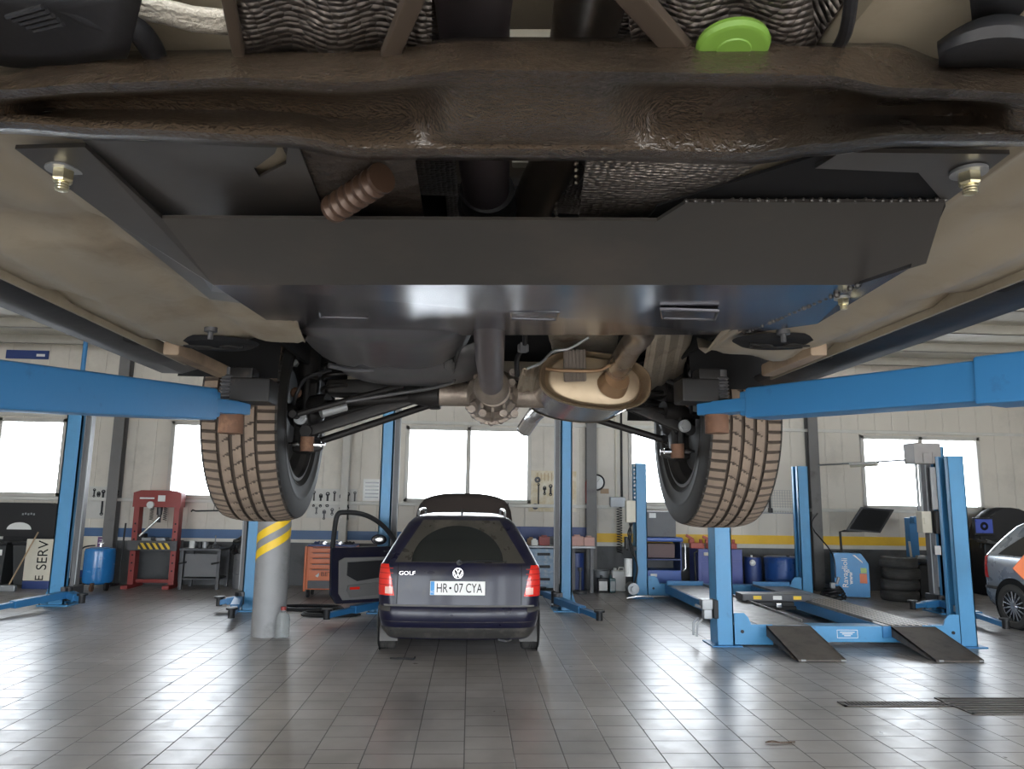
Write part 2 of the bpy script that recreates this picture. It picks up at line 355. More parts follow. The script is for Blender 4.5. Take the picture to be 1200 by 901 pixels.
CARL = Vector((.05, 1.4, 0))
car = thing('lifted_car', 'raised car seen from below, with black skid plate, muffler and dusty tyres', 'car', (.05, 1.4, 1.59))
def cp(name, mb, m, parent=None, **k): return obj(name, mb, m, parent or car, world=True, **k)
XL, XR, Z0 = -.68, .735, 1.985
def sm(a, b, x):
    t = max(0, min(1, (x-a)/(b-a))); return t*t*(3-2*t)
def panz(x, y):
    t = 1-sm(.15, .21, abs(x-.04)); z = Z0+.24*t
    for c, w, h in ((-.60, .03, -.014), (.655, .03, -.014), (-.46, .018, .010), (.52, .018, .010)):
        z += h*math.exp(-((x-c)/w)**2)
    if t < .01:
        for c in (.55, .95, 1.3): z += .011*math.exp(-((y-c-(x*.15))/.018)**2)
        z += .012*math.exp(-((x+.56)**2+(y-.85)**2)/.004)+.012*math.exp(-((x-.62)**2+(y-.75)**2)/.004)
    z += .05*sm(1.52, 1.64, y)*(1-t)
    return z
ny = 70; nx = 90
rows = []
for i in range(ny+1):
    row = []
    for j in range(nx+1):
        x = XL+(XR-XL)*j/nx; ye = 1.64-.40*sm(-.38, -.30, x)*(1-sm(.44, .52, x)); y = -1.5+(ye+1.5)*i/ny
        row.append((x, y, panz(x, y)))
    rows.append(row)
pan = cp('floor_pan', MB().grid(rows), BEIGE, solid=.004, soff=1, angle=60)
mb = MB()
for x in (XL, XR): mb.box((x, .1, Z0), (.006, 3.3, .024))
cp('pinch_weld', mb, BEIGE, pan)
# floor openings near the sills and drain plugs
for (px, py) in ((252, 403), (912, 401)):
    q = P(px, py, z=Z0-.006)
    mb = MB().lathe([(.0, -.004), (.075, -.004), (.088, .004)], (0, 0, 0), 'Z', 28); mb.bm.verts.ensure_lookup_table()
    bmesh.ops.scale(mb.bm, vec=(1, .75, 1), verts=mb.bm.verts); bmesh.ops.translate(mb.bm, vec=q, verts=mb.bm.verts)
    mb.m(1)
    mb.m(1).tube([q+Vector((-.03+.022*math.cos(a), .01+.012*math.sin(a), -.006)) for a in [k*.55 for k in range(12)]], .0025, 6).tube([q+Vector((.03+.018*math.cos(a), .0+.012*math.sin(a), -.006)) for a in [k*.55 for k in range(12)]], .0025, 6).tube([q+Vector((-.06, -.01, -.006)), q+Vector((.0, .012, -.008)), q+Vector((.06, -.005, -.006))], .0025, 6)
    cp('access_hole', mb, [BLACK_M, SUSP], pan)
for (px, py) in ((247, 389), (918, 392)):
    q = P(px, py, z=Z0-.008); cp('clip', MB().cyl(q, q+Vector((0, 0, .012)), .012, n=14).cyl(q-Vector((0, 0, .014)), q, .005, n=10), STEEL_D, pan)
# rear floor, trunk floor and wheel wells
mb = MB().span((-.52, 1.20, 2.25), (.60, 3.05, 2.26))
for x in (-.52, .60): mb.span((x-.006, 1.66, 2.08), (x+.006, 3.0, 2.5))
for x0, x1 in ((-.78, -.52), (.60, .86)):
    for k in range(8):
        a0 = PI*k/8; a1 = PI*(k+1)/8; R = .42
        p = [(x0, 2.38-R*math.cos(a0), 1.98+R*math.sin(a0)), (x1, 2.38-R*math.cos(a0), 1.98+R*math.sin(a0)), (x1, 2.38-R*math.cos(a1), 1.98+R*math.sin(a1)), (x0, 2.38-R*math.cos(a1), 1.98+R*math.sin(a1))]
        mb.poly(p)
cp('rear_underfloor', mb, BLACK_M, smooth=False)
# sills
def sill(x, s):
    prof = [(0, 2.0), (.010, 1.985), (.05, 1.972), (.098, 1.972), (.120, 2.0), (.132, 2.05), (.133, 2.14), (.11, 2.22)]
    return MB().grid([[(x+s*a, y, z) for a, z in prof] for y in (-1.6, -.5, .4, 1.0, 1.4, 1.7, 1.86)])
for x, s in ((XL, -1), (XR, 1)):
    o = cp('sill_cladding', sill(x, s), BLACK, solid=.003, angle=60)
    for y in (.25, .95, 1.5): cp('clip', MB().box((x+s*.012, y, 1.982), (.022, .05, .02), .006), BLACK_M, o)
# upper body (only its flank and tail could be seen, from the sides)
mb = MB()
def arch(y):
    d = abs(y-2.38); return 2.0 if d > .43 else 1.98+math.sqrt(max(0, .43**2-d*d))
ys = [-1.6+.0*0]+[-1.6+4.72*i/60 for i in range(1, 61)]
for x, s in ((XL-.118, -1), (XR+.118, 1)):
    mb.grid([[(x, y, max(2.16, arch(y)+.02)), (x, y, 2.45), (x-s*.02, y, 2.62), (x-s*.05, y, 2.70), (x-s*.16, y, 3.02), (x-s*.26, y, 3.2), (x-s*.36, y, 3.23), (.03, y, 3.26)] for y in ys])
mb.grid([[(XL-.10, 3.12, 2.10), (0.03, 3.2, 2.10), (XR+.10, 3.12, 2.10)], [(XL-.10, 3.12, 2.62), (.03, 3.2, 2.62), (XR+.10, 3.12, 2.62)], [(XL+.26, 3.05, 3.23), (.03, 3.08, 3.26), (XR-.26, 3.05, 3.23)]])
mb.span((XL-.1, -1.6, 2.1), (XR+.1, -1.59, 3.2))
cp('body_shell', mb, mat('beige_car_paint', (.50, .45, .36), .3, coat=.5), solid=.004, angle=40)
mb = MB()
pr = [(3.22, 2.14), (3.20, 2.10), (3.05, 2.085), (2.85, 2.10)]
mb.grid([[(x, y-.12*abs((x-.03)/.85)**3, z) for y, z in [(3.24, 2.45), (3.25, 2.3)]+pr] for x in [XL-.11+(XR-XL+.22)*i/16 for i in range(17)]])
cp('rear_bumper', mb, BLACK, solid=.004)

# cross member: px columns x (py, z) rows
pxs = [-150, -40, 0, 50, 100, 150, 220, 280, 340, 400, 460, 520, 560, 600, 650, 700, 740, 800, 860, 920, 980, 1050, 1110, 1160, 1200, 1250, 1350]
def lin(tbl, x):
    if x <= tbl[0][0]: return tbl[0][1]
    for (a, b), (c, d) in zip(tbl, tbl[1:]):
        if x <= c:
            t = (x-a)/(c-a); return b+(d-b)*t*t*(3-2*t)
    return tbl[-1][1]
near = [(-150, 100), (0, 88), (60, 78), (140, 69), (400, 66), (560, 53), (880, 54), (960, 60), (1040, 60), (1110, 80), (1350, 88)]
lip = [(-150, 112), (0, 106), (120, 98), (280, 92), (400, 97), (560, 83), (880, 87), (960, 89), (1060, 104), (1350, 118)]
far = [(-150, 150), (0, 150), (130, 158), (330, 166), (430, 181), (700, 182), (880, 186), (960, 176), (1060, 165), (1200, 165), (1350, 160)]
boss = [(-150, 0), (470, 0), (545, 1), (700, 1), (780, 0), (1350, 0)]
rows = []
for x in [ -150+1500*i/150 for i in range(151)]:
    n_, l_, f_ = lin(near, x), lin(lip, x), lin(far, x); b_ = lin(boss, x); e = sm(-20, 60, x)*(1-sm(1130, 1200, x))
    h = f_-l_; zl = 1.93; zr = 1.93+.030*e*(1-b_)
    zr2 = 1.93+.012*e*(1-b_)
    rows.append([P(x, n_-6, z=1.985), P(x, n_, z=1.965), P(x, l_-6, z=zl+.006), P(x, l_-1, z=zl), P(x, l_+5, z=zl+.002), P(x, l_+12, z=zr+.002), P(x, l_+.3*h, z=zr+.004), P(x, l_+.52*h, z=zr), P(x, l_+.72*h, z=zr2),
                 P(x, f_-13, z=1.932), P(x, f_-8, z=1.928), P(x, f_-3, z=1.928), P(x, f_, z=1.934), P(x, f_+4, z=1.975)])
cp('cross_member', MB().grid(rows), XMEM, solid=.004, soff=0, angle=70)

# skid plate
pl = MB()
zc, zn, zk = 1.925, 1.955, .14
_a, _b = P(500, 256, z=zn).y, P(500, 332, z=zc).y
def PF(px, py):
    c = P(px, py, Y=1.0); k = (zc-zn)/(_b-_a); t = (zn-k*_a-EYE)/(c.z-EYE-k); return Vector((c.x*t, t, EYE+(c.z-EYE)*t))
def PG(px, py, dz=0.0):
    c = P(px, py, Y=1.0); t = (zc+dz-zk*_b-EYE)/(c.z-EYE-zk); return Vector((c.x*t, t, EYE+(c.z-EYE)*t))
A1, A2, A3, A4 = PF(190, 254), PF(770, 257), PF(805, 235), PF(1107, 235)
B1, B2, B3 = PF(250, 332), PF(1005, 332), PF(1085, 307)
B4 = PF(1015, 318)
C1, C2, C3, C4 = PG(340, 392), PG(869, 391), PG(958, 378), PG(1068, 311)
skid = cp('skid_plate', MB().poly([A1, B1, B2, B3, A4, A3, A2]).m(1).poly([B1, C1, C2, B2]).poly([B2, C2, C3, C4]), [SKID, SKID2], solid=.004, smooth=False)
zf = Z0-.012
mb = MB().poly([P(18, 172, z=zf), P(100, 170, z=zf), P(190, 254, z=zf-.01), P(250, 332, z=zc+.02), P(283, 354, z=zc+.028), P(246, 349, z=zc+.03), P(130, 255, z=zf-.012)])
cp('side_flange', mb, SKID, skid, solid=.004, smooth=False)
mb = MB().poly([P(985, 176, z=zf), P(1183, 178, z=zf), P(1107, 236, z=zf), P(1076, 200, z=zf), P(955, 195, z=zf)])
cp('side_flange', mb, SKID, skid, solid=.004, smooth=False)
mb = MB().poly([P(x, y, z=zf+.004) for x, y in ((735, 290), (770, 240), (985, 172), (1090, 172), (1108, 240), (1090, 280))])
cp('gusset', mb, BLACK_M, skid, solid=.003, smooth=False)  # matt black puts the shade of the inner wall into the colour
mb = MB().poly([P(x, y, z=zf+.004) for x, y in ((95, 160), (330, 160), (322, 178), (298, 196), (304, 206), (335, 190), (338, 168), (346, 160), (395, 285), (210, 285), (186, 254))])
cp('gusset', mb, SKID, skid, solid=.003, smooth=False)
def wbead(a, b, n, r):
    m = MB(); random.seed(3)
    for i in range(n):
        t = i/(n-1); m.ball(Vector(a).lerp(Vector(b), t)+Vector((random.uniform(-.002, .002),)*3), r*random.uniform(.7, 1.2), n=8)
    return m
cp('weld_bead', wbead(B2+Vector((0, 0, -.002)), PG(872, 390), 26, .004), SKID, skid)
cp('weld_bead', wbead(A3, A4, 30, .0025), SKID, skid)
for (px, py, w) in ((410, 366, 56), (623, 367, 54), (797, 366, 64)):
    q = PG(px, py, -.001); k = w/860*q.y*1.05; sk = (px-560)/860*.10
    mb = MB(); d = .095; e = d/2*zk
    a = [q+Vector((-k/2, -d/2, -e)), q+Vector((k/2, -d/2, -e)), q+Vector((k/2+sk, d/2, e)), q+Vector((-k/2+sk, d/2, e))]
    dn = Vector((0, 0, -.004)); mb.poly([a[0], a[1], a[2]+dn, a[3]+dn])
    mb.tube([a[0]+dn*.4, a[1]+dn*.4, a[2]+dn*.8, a[3]+dn*.8], .003, 6, closed=True)
    mb.poly([a[3]+dn, a[2]+dn, a[2], a[3]])
    cp('louvre', mb, SKID2, skid, smooth=False)
for (px, py, z, s) in ((75, 197, zf, 1.0), (1135, 200, zf, 1.0), (988, 348, zc+.014, .75)):
    q = P(px, py, z=z-.003); mb = MB()
    mb.lathe([(0, 0), (.0155*s, 0), (.0155*s, -.003), (0, -.003)], q, 'Z', 24)
    mb.m(1).lathe([(0, -.003), (.0095*s, -.003), (.0095*s, -.012*s), (.008*s, -.014*s), (0, -.014*s)], q, 'Z', 6)
    mb.lathe([(0, -.013*s), (.0055*s, -.013*s), (.0055*s, -.022*s), (0, -.023*s)], q, 'Z', 16)
    for k in range(3): mb.lathe([(.0055*s, -.0145*s-.0025*k*s), (.0062*s, -.0155*s-.0025*k*s), (.0055*s, -.0165*s-.0025*k*s)], q, 'Z', 14)
    cp('bolt', mb, [STEEL_G, ZINC], skid)

# tunnel: foil lining, shaft, exhaust
def lining(x0, x1, y0, y1, f, ny=50, nx=16):
    return MB().grid([[(x0+(x1-x0)*j/nx, y0+(y1-y0)*i/ny, f(x0+(x1-x0)*j/nx, y0+(y1-y0)*i/ny)) for j in range(nx+1)] for i in range(ny+1)])
cp('heat_shield', lining(-.165, -.035, -.5, 1.25, lambda x, y: max(2.0, panz(x, 0)-.022)+.004*math.sin(y*26)), FOIL, solid=.002)
cp('heat_shield', lining(.10, .24, -.5, 1.3, lambda x, y: max(2.0, panz(x, 0)-.022)+.004*math.sin(y*22)), FOIL, solid=.002)
mb = lining(-.06, .14, -.5, 1.6, lambda x, y: 2.235)
cp('tunnel_roof_foil', mb, FOIL, solid=.002)
for a, b in ((P(595, 45, z=2.19), P(660, 45, z=2.19)), (P(600, 190, z=2.2), P(625, 190, z=2.2))):
    cp('foil_edge', MB().bar(a, b, .02, .012, .003), CREAM)
S = [P(555, -120, Y=.40), P(555, 25, Y=.60), P(570, 225, Y=.98), P(574, 420, Y=1.62), P(576, 452, Y=2.02)]
sh = cp('propeller_shaft', MB().tube(S, .0325, 28), SHAFT)
q = P(571, 234, Y=1.0); d = (S[3]-S[2]).normalized()
cp('shaft_collar', MB().tube([q-d*.03, q-d*.026, q+d*.006, q+d*.012, q+d*.03, q+d*.034], [.033, .0385, .0385, .043, .043, .034], 28), BLACK, sh)
q = S[4]; cp('shaft_flange', MB().tube([q-d*.05, q-d*.02, q, q+d*.02], [.034, .046, .05, .05], 24), ALUM, sh)
E_ = [P(715, -120, Y=.42), P(692, 0, Y=.58), P(672, 90, Y=.74), P(650, 185, Y=.93), P(622, 255, Y=1.12), P(630, 330, Y=1.4), P(700, 360, Y=1.56), P(752, 384, Y=1.72), P(738, 408, Y=1.86), P(724, 432, Y=1.985), P(718, 443, Y=2.03)]
def spline(pts, k=8):
    out = []
    for i in range(len(pts)-1):
        p0 = pts[max(0, i-1)]; p1 = pts[i]; p2 = pts[i+1]; p3 = pts[min(len(pts)-1, i+2)]
        for j in range(k):
            t = j/k; out.append(.5*((2*p1)+(p2-p0)*t+(2*p0-5*p1+4*p2-p3)*t*t+(3*p1-p0-3*p2+p3)*t**3))
    out.append(pts[-1]); return out
ex = cp('exhaust_pipe', MB().tube(spline(E_), .032, 22), PIPE)
mb = MB()
for (px, py, Y) in ((662, 150, .86), (640, 215, 1.02)):
    q = P(px, py, Y=Y)
    for k in range(7): mb.ball(q+Vector((.012+.002*k, -.012, -.027+.002*k))+Vector((0, .012*k, -.005*k)), .0035, n=6)
cp('weld_seam', mb, PIPE, ex)

HANG = mat('dull_brown_hanger', (.10, .08, .065), .7, .2)
COLR = mat('heat_tinted_collar', (.26, .16, .09), .5, .5, dirt=(.17, .10, .06), damt=.4)
# muffler: superellipse cross-section, axis runs rearward
mc = P(697, 446, Y=2.02); ax = Vector((-.06, 1, -.02)).normalized()
def ring(c, a, b, n=48, tilt=-.10, bow=0, e=2.5):
    r = []
    for j in range(n):
        t = 2*PI*j/n; x = a*math.copysign(abs(math.cos(t))**(2/e), math.cos(t)); z = b*math.copysign(abs(math.sin(t))**(2/e), math.sin(t))
        xr = x*math.cos(tilt)-z*math.sin(tilt); zr = x*math.sin(tilt)+z*math.cos(tilt); r.append(Vector(c)+Vector((xr, 0, zr)))
    return r
a0, b0 = .155, .078
mu = cp('muffler', MB().grid([ring(mc+ax*h, a0*f, b0*f) for h, f in ((.0, 1), (.02, .975), (.05, .975), (.27, .975), (.30, 1.0), (.31, .99))], cv=True), MUFFB)
ec = MB().grid([ring(mc+ax*h, a0*f, b0*f) for h, f in ((.02, 1.0), (.004, 1.03), (-.006, 1.035), (-.012, 1.01), (-.006, .965), (.016, .93), (.022, .885), (.006, .85), (.0, .80), (-.004, .4), (-.004, .01))], cv=True)
cp('end_cap', ec, MUFF, mu, angle=60)
q = mc+Vector((.05, 0, -.006)); cp('stub_collar', MB().tube([q+Vector((.0, .004, -.004)), q+Vector((.004, -.01, .002)), q+Vector((.008, -.03, .010))], [.046, .041, .036], 24), COLR, mu)
cp('end_cap', MB().grid([ring(mc+ax*h, a0*f, b0*f) for h, f in ((.30, 1.02), (.315, 1.0), (.318, .8), (.318, .02))], cv=True), MUFF, mu)
tl = spline([mc+ax*.30+Vector((-.09, 0, -.03)), mc+ax*.40+Vector((-.10, 0, -.035)), P(625, 488, Y=2.55), P(614, 504, Y=2.62)])
cp('tailpipe', MB().tube(tl, .026, 20, cap=False), CHROME, mu, solid=.003)
# hanger bracket in front of the muffler
h0, h1 = P(673, 410, Y=1.96), P(674, 447, Y=1.985); mb = MB()
mb.bar(h0, h1, .062, .012, .003, up=(0, 1, 0))
for k in range(6): mb.bar(h0+Vector((-.025+.01*k, -.008, 0)), h1+Vector((-.025+.01*k, -.008, 0)), .004, .006, up=(0, 1, 0))
cp('muffler_hanger', mb, HANG)
mb = MB().tube(spline([P(640, 432, Y=1.97), P(660, 434, Y=1.95), P(700, 434, Y=1.95), P(716, 428, Y=1.95), P(733, 436, Y=1.95)]), .005, 8)
cp('hanger_rod', mb, COLR)
# foil shields around muffler
def sheet(pts, n=10):
    a, b, c, d = [Vector(p) for p in pts]; random.seed(5)
    return MB().grid([[a.lerp(b, i/n).lerp(d.lerp(c, i/n), j/n)+Vector((0, 0, .004*math.sin(i*2.1)+.003*math.sin(j*1.7))) for j in range(n+1)] for i in range(n+1)])
ALF = mat('pressed_alu_shield', (.40, .35, .28), .42, .6, var=.25, vs=8, dirt=(.22, .16, .11), dscale=9, damt=.4); crinkle(ALF, 70, .9)
cp('muffler_shield', sheet([P(641, 388, Y=1.92), P(725, 388, Y=1.92), P(722, 420, Y=2.2), P(650, 420, Y=2.2)]), ALF, solid=.002)
cp('muffler_shield', sheet([P(760, 392, Y=1.72), P(815, 380, Y=1.72), P(800, 437, Y=2.3), P(750, 462, Y=2.3)]), ALF, solid=.002)
cp('muffler_shield', sheet([P(612, 432, Y=2.1), P(640, 428, Y=2.1), P(640, 462, Y=2.2), P(603, 464, Y=2.2)]), ALF, solid=.002)

# fuel tank, left of the shaft
rows = []
for i in range(13):
    t = i/12; y = 1.42+.62*t
    row = []
    for j in range(21):
        u = j/20; x = -.40+.42*u-.05*t
        z = 1.985+.03*t+.0*u; edge = (abs(u-.5)*2)**4; z += .07*edge+.08*max(0, (t-.8)/.2)**2+.05*max(0, .1-t)/.1
        z += .010*math.exp(-((u-.36)/.03)**2)+.010*math.exp(-((u-.52)/.03)**2)
        row.append((x, y, z))
    rows.append(row)
tk = cp('fuel_tank', MB().grid(rows), TANK, solid=.004, angle=60)
seam = spline([P(385, 428, Y=1.95), P(420, 434, Y=2.0), P(470, 430, Y=2.03), P(515, 420, Y=2.02)])
cp('tank_seam', MB().tube(seam, .007, 8), TANK, tk)
rows = [[Vector((x, y, z+.045*((abs(x+.18)/.22)**3))) for x in [-.38+.4*k/14 for k in range(15)]] for y, z in ((1.93, 2.06), (1.97, 2.025), (2.05, 2.0), (2.16, 2.0), (2.24, 2.02), (2.27, 2.07))]
cp('tank_rear_bulge', MB().grid(rows), TANK, tk, solid=.004)
cp('brake_pipe', MB().tube(spline([P(545, 390, Y=1.7), P(533, 425, Y=1.95), P(531, 440, Y=2.05), P(530, 448, Y=2.1), P(505, 455, Y=2.15), P(460, 462, Y=2.2), P(380, 475, Y=2.25)]), .0055, 8), STEEL_D)
for q in (P(527, 428, Y=1.94), P(613, 408, Y=1.94)): cp('pipe_clip', MB().box(q, (.03, .012, .022), .003).box(q+Vector((0, -.008, 0)), (.018, .006, .03), .002), STEEL_D)
cp('breather_hose', MB().tube(spline([P(615, 390, Y=1.9), P(614, 406, Y=1.94), P(606, 420, Y=1.98), P(606, 440, Y=2.05)]), .007, 8), BLACK)
cp('wire_harness', MB().tube(spline([P(690, 395, Y=1.9), P(668, 408, Y=1.93), P(648, 412, Y=1.95), P(634, 425, Y=2.0), P(618, 432, Y=2.02)]), .004, 8), STEEL_G)

# differential
dc = P(577, 462, Y=2.2); mb = MB()
mb.lathe([(0, -.12), (.05, -.118), (.056, -.09), (.06, -.06), (.076, -.045), (.08, .0), (.078, .02), (.088, .022), (.088, .04), (.07, .08), (.045, .11), (0, .115)], dc+Vector((0, .02, 0)), 'Y', 32)
for k in range(9):
    a = PI*(1.02+.96*k/8); mb.cyl(dc+Vector((.079*math.cos(a), .02, .079*math.sin(a))), dc+Vector((.079*math.cos(a), .07, .079*math.sin(a))), .011, n=10)
for k in range(5):
    a = PI*(1.1+.8*k/4); mb.bar(dc+Vector((.055*math.cos(a), -.09, .055*math.sin(a))), dc+Vector((.075*math.cos(a), .0, .075*math.sin(a))), .008, .02)
mb.cyl(dc+Vector((-.16, .02, .0)), dc+Vector((.16, .02, 0)), .036, n=20)
df = cp('differential', mb, ALUM)
for k, (dx, dz) in enumerate(((-.048, .035), (.052, .02), (-.055, .06), (.055, .05), (0, -.03), (-.03, -.07), (.03, -.07), (.062, -.07), (-.062, -.06))):
    q = dc+Vector((dx, -.11, dz)); cp('bolt', MB().lathe([(0, -.006), (.006, -.006), (.006, 0), (.011, 0), (.011, .03), (0, .03)], q, 'Y', 12), ALUM, df)
# subframe and arms
mb = MB().bar(P(385, 455, Y=2.42), P(780, 458, Y=2.42), .10, .05, .012).bar(P(495, 462, Y=2.25), P(520, 455, Y=2.25), .05, .07, .01)
mb.bar(P(502, 470, Y=2.36), P(517, 470, Y=2.36), .06, .05, .008)
cp('rear_subframe', mb, SUSP)
for L_, R_ in (((-.60, 2.3), (dc.x-.12, 2.22)), ((.77, 2.3), (dc.x+.12, 2.22))):
    mb = MB().tube([Vector((L_[0], 2.36, 1.95)), Vector((R_[0], R_[1], dc.z))], .012, 14)
    for t, r in ((.86, .034), (.2, .034)):
        q = Vector((L_[0], 2.36, 1.95)).lerp(Vector((R_[0], R_[1], dc.z)), t); dd = (Vector((R_[0], R_[1], dc.z))-Vector((L_[0], 2.36, 1.95))).normalized()
        mb.tube([q-dd*.06*(1 if t > .5 else 1), q-dd*.03, q+dd*.01, q+dd*.04], [.016, .026, r, r], 18)
    cp('drive_shaft', mb, SUSP)
def arm(pa, ya, pb, yb, r, nm='control_arm', flat=False):
    a, b = P(*pa, Y=ya), P(*pb, Y=yb); mb = MB()
    if flat: mb.bar(a, b, r*1.5, r*2.4, r*.5)
    else: mb.tube([a, b], r, 14)
    d_ = (b-a).normalized()
    for q in (a, b): mb.cyl(q-Vector((0, .025, 0)), q+Vector((0, .025, 0)), r*1.25, n=16)
    return cp(nm, mb, SUSP)
arm((372, 518), 2.5, (508, 473), 2.55, .012); arm((360, 506), 2.32, (545, 448), 2.3, .015, flat=True)
arm((366, 490), 2.45, (520, 458), 2.45, .017); arm((345, 486), 2.2, (470, 452), 2.28, .009)
arm((786, 518), 2.5, (655, 478), 2.55, .012); arm((806, 504), 2.32, (716, 466), 2.3, .015, flat=True); arm((800, 484), 2.45, (735, 462), 2.45, .013)
for a, b in (((376, 484), (405, 476)),): cp('sleeve', MB().cyl(P(*a, Y=2.24), P(*b, Y=2.28), .015, n=14), STEEL_G)
cp('sleeve', MB().cyl(P(755, 480, Y=2.44), P(792, 490, Y=2.44), .015, n=14), STEEL_G)

# wheels
WY, WZ, RT, WT = 2.42, 1.935, .345, .215
def tyre_mesh(xc, s):
    """xc centre plane, s=+1 when the car's centre lies towards +x"""
    mb = MB(); N_ = 432; half = WT/2
    prof = []   # (x across from outer -half to inner +half, r, groove?)
    xs = [-.100, -.092, -.0605, -.0595, -.0515, -.0505, -.0255, -.0245, -.0155, -.0145, .0095, .0105, .0195, .0205, .0455, .0465, .0535, .0545, .092, .100]
    xs += [-.0760, -.0750, -.0440, -.0380, -.0320, -.0065, -.002, .002, .0065, .0270, .033, .039, .074]; xs.sort()
    def groove(x): return any(a-.0001 <= x <= b+.0001 for a, b in ((-.0595, -.0515), (-.0245, -.0155), (.0105, .0195), (.0465, .0535)))
    rows = []; mats = []
    for i in range(N_):
        a = 2*PI*i/N_; row = []; ph = i % 6; mrow = []
        for x in xs:
            r = RT-.010*(abs(x)/.10)**3.2; g = 0
            if groove(x): r -= .008; g = 1
            elif abs(x) > .054 and ph == 0: r -= .0065; g = 1
            elif abs(x) < .0467 and (i+int(round(x*140))) % 9 == 0: r -= .005; g = 1
            row.append((xc+s*x, WY-r*math.cos(a), WZ-r*math.sin(a))); mrow.append(g)
        # sidewalls
        inn = []
        for x, r in ((.1065, .332), (.1125, .312), (.1125, .280), (.1145, .276), (.1145, .268), (.110, .262), (.106, .235), (.108, .230), (.094, .212)): inn.append((xc+s*x, WY-r*math.cos(a), WZ-r*math.sin(a)))
        out = [(2*xc-q[0], q[1], q[2]) for q in inn][::-1]
        rows.append(out+row+inn); mats.append([2]*9+mrow+[2]*9)
    R = [[mb.bm.verts.new(p) for p in r] for r in rows]; n = len(R[0])
    for i in range(N_):
        for j in range(n-1):
            k = (i+1) % N_; g = (mats[i][j], mats[i][j+1], mats[k][j], mats[k][j+1])
            mb.mi = 2 if 2 in g else (1 if sum(g) >= 2 else 0); mb._f([R[i][j], R[i][j+1], R[k][j+1], R[k][j]])
    return mb
SIDEW = mat('tyre_sidewall', (.014, .013, .012), .62, dirt=(.04, .031, .025), dscale=6, damt=.36, spec=.3)
RIM = mat('dark_rim_barrel', (.07, .065, .062), .38, .5, dirt=(.03, .028, .026), damt=.4)
for xc, s in ((-.655, 1), (.80, -1)):
    w = cp('rear_wheel', MB().lathe([(.215, .098), (.205, .10), (.205, .085), (.190, .07), (.186, -.05), (.2, -.07), (.2, -.1), (.215, -.1)] if s > 0 else [(.215, -.098), (.205, -.10), (.205, -.085), (.190, -.07), (.186, .05), (.2, .07), (.2, .1), (.215, .1)], (xc, WY, WZ), 'X', 64), RIM)
    cp('tyre', tyre_mesh(xc, s), [TREAD, GROOVE, SIDEW], w, angle=40)
    mb = MB().lathe([(0, -s*.06), (.06, -s*.06), (.07, -s*.045), (.188, -s*.06)], (xc, WY, WZ), 'X', 40)
    for k in range(5):
        a = 2*PI*k/5; mb.bar((xc-s*.06, WY+.05*math.cos(a), WZ+.05*math.sin(a)), (xc-s*.07, WY+.19*math.cos(a), WZ+.19*math.sin(a)), .05, .03, .008, up=(1, 0, 0))
    cp('rim_spokes', mb, RIM, w)
    mb = MB().lathe([(.02, s*.03), (.06, s*.045), (.11, s*.04), (.155, s*.055), (.165, s*.05), (.165, s*.02), (.02, s*.01)], (xc, WY, WZ), 'X', 40, closed=True)
    mb.lathe([(.165, s*.02), (.165, -s*.03), (.04, -s*.03)], (xc, WY, WZ), 'X', 40)
    cp('brake_drum', mb, SUSP, w)
    # knuckle, strut, bush
    kx = xc+s*.12
    mb = MB().bar((kx, WY-.06, WZ-.13), (kx+s*.01, WY-.02, WZ+.16), .05, .06, .012, up=(1, 0, 0)).bar((kx, WY-.10, WZ-.02), (kx, WY+.10, WZ-.04), .05, .05, .012)
    mb.ball((kx, WY-.03, WZ), .06, n=14).bar((kx, WY-.05, WZ-.12), (kx+s*.06, WY-.04, WZ-.10), .04, .03, .008)
    kn = cp('wheel_knuckle', mb, SUSP)
    q = Vector((kx+s*.005, WY-.13, WZ-.025)); cp('bolt', MB().lathe([(0, -.012), (.014, -.012), (.014, .012), (0, .012)], q, 'Y', 6).lathe([(0, -.004), (.02, -.004), (.02, .004)], q, 'Y', 20), STEEL_G, kn)
    q = Vector((kx+s*.03, WY-.13, WZ-.105)); cp('rusty_bush', MB().cyl(q-Vector((0, .0, .022)), q+Vector((0, 0, .022)), .021, n=20), RUST, kn)
    mb = MB()
    for e in (-1, 1): mb.lathe([(0, 0), (.009, 0), (.009, e*.022), (.005, e*.022), (.005, e*.034), (0, e*.034)], q+Vector((e*.021, 0, 0)), 'X', 10)
    cp('bolt', mb, CHROME, kn)
    st = cp('strut', MB().tube([(kx+s*.01, WY-.11, WZ-.08), (kx+s*.012, WY-.09, WZ+.12)], .009, 14).tube([(kx+s*.012, WY-.09, WZ+.10), (kx+s*.02, WY-.06, WZ+.40)], .034, 18), SUSP)
    cp('rusty_bush', MB().ball((kx-s*.015, WY-.12, WZ+.055), .018, n=10), RUST, kn)
    cp('brake_hose', MB().tube(spline([Vector((kx-s*.02, WY-.12, WZ+.02)), Vector((kx-s*.005, WY-.15, WZ+.05)), Vector((kx+s*.02, WY-.14, WZ+.1)), Vector((kx+s*.09, WY-.12, WZ+.13))]), .006, 8), BLACK)
    cp('bolt', MB().lathe([(0, 0), (.012, 0), (.012, .02), (0, .02)], (kx-s*.02, WY-.15, WZ+.145), 'Y', 6), STEEL_G, kn)
    mb = MB()
    for k in range(60):
        a = 2*PI*k*6/60; b = 2*PI*(k+1)*6/60
    hel = [Vector((kx+s*.09+.045*math.cos(2*PI*t*5), WY-.02+.045*math.sin(2*PI*t*5), WZ+.06+.19*t)) for t in [i/100 for i in range(101)]]
    cp('coil_spring', MB().tube(hel, .007, 8), SUSP)

ROD = mat('dull_tan_rod', (.075, .055, .04), .6, .3)
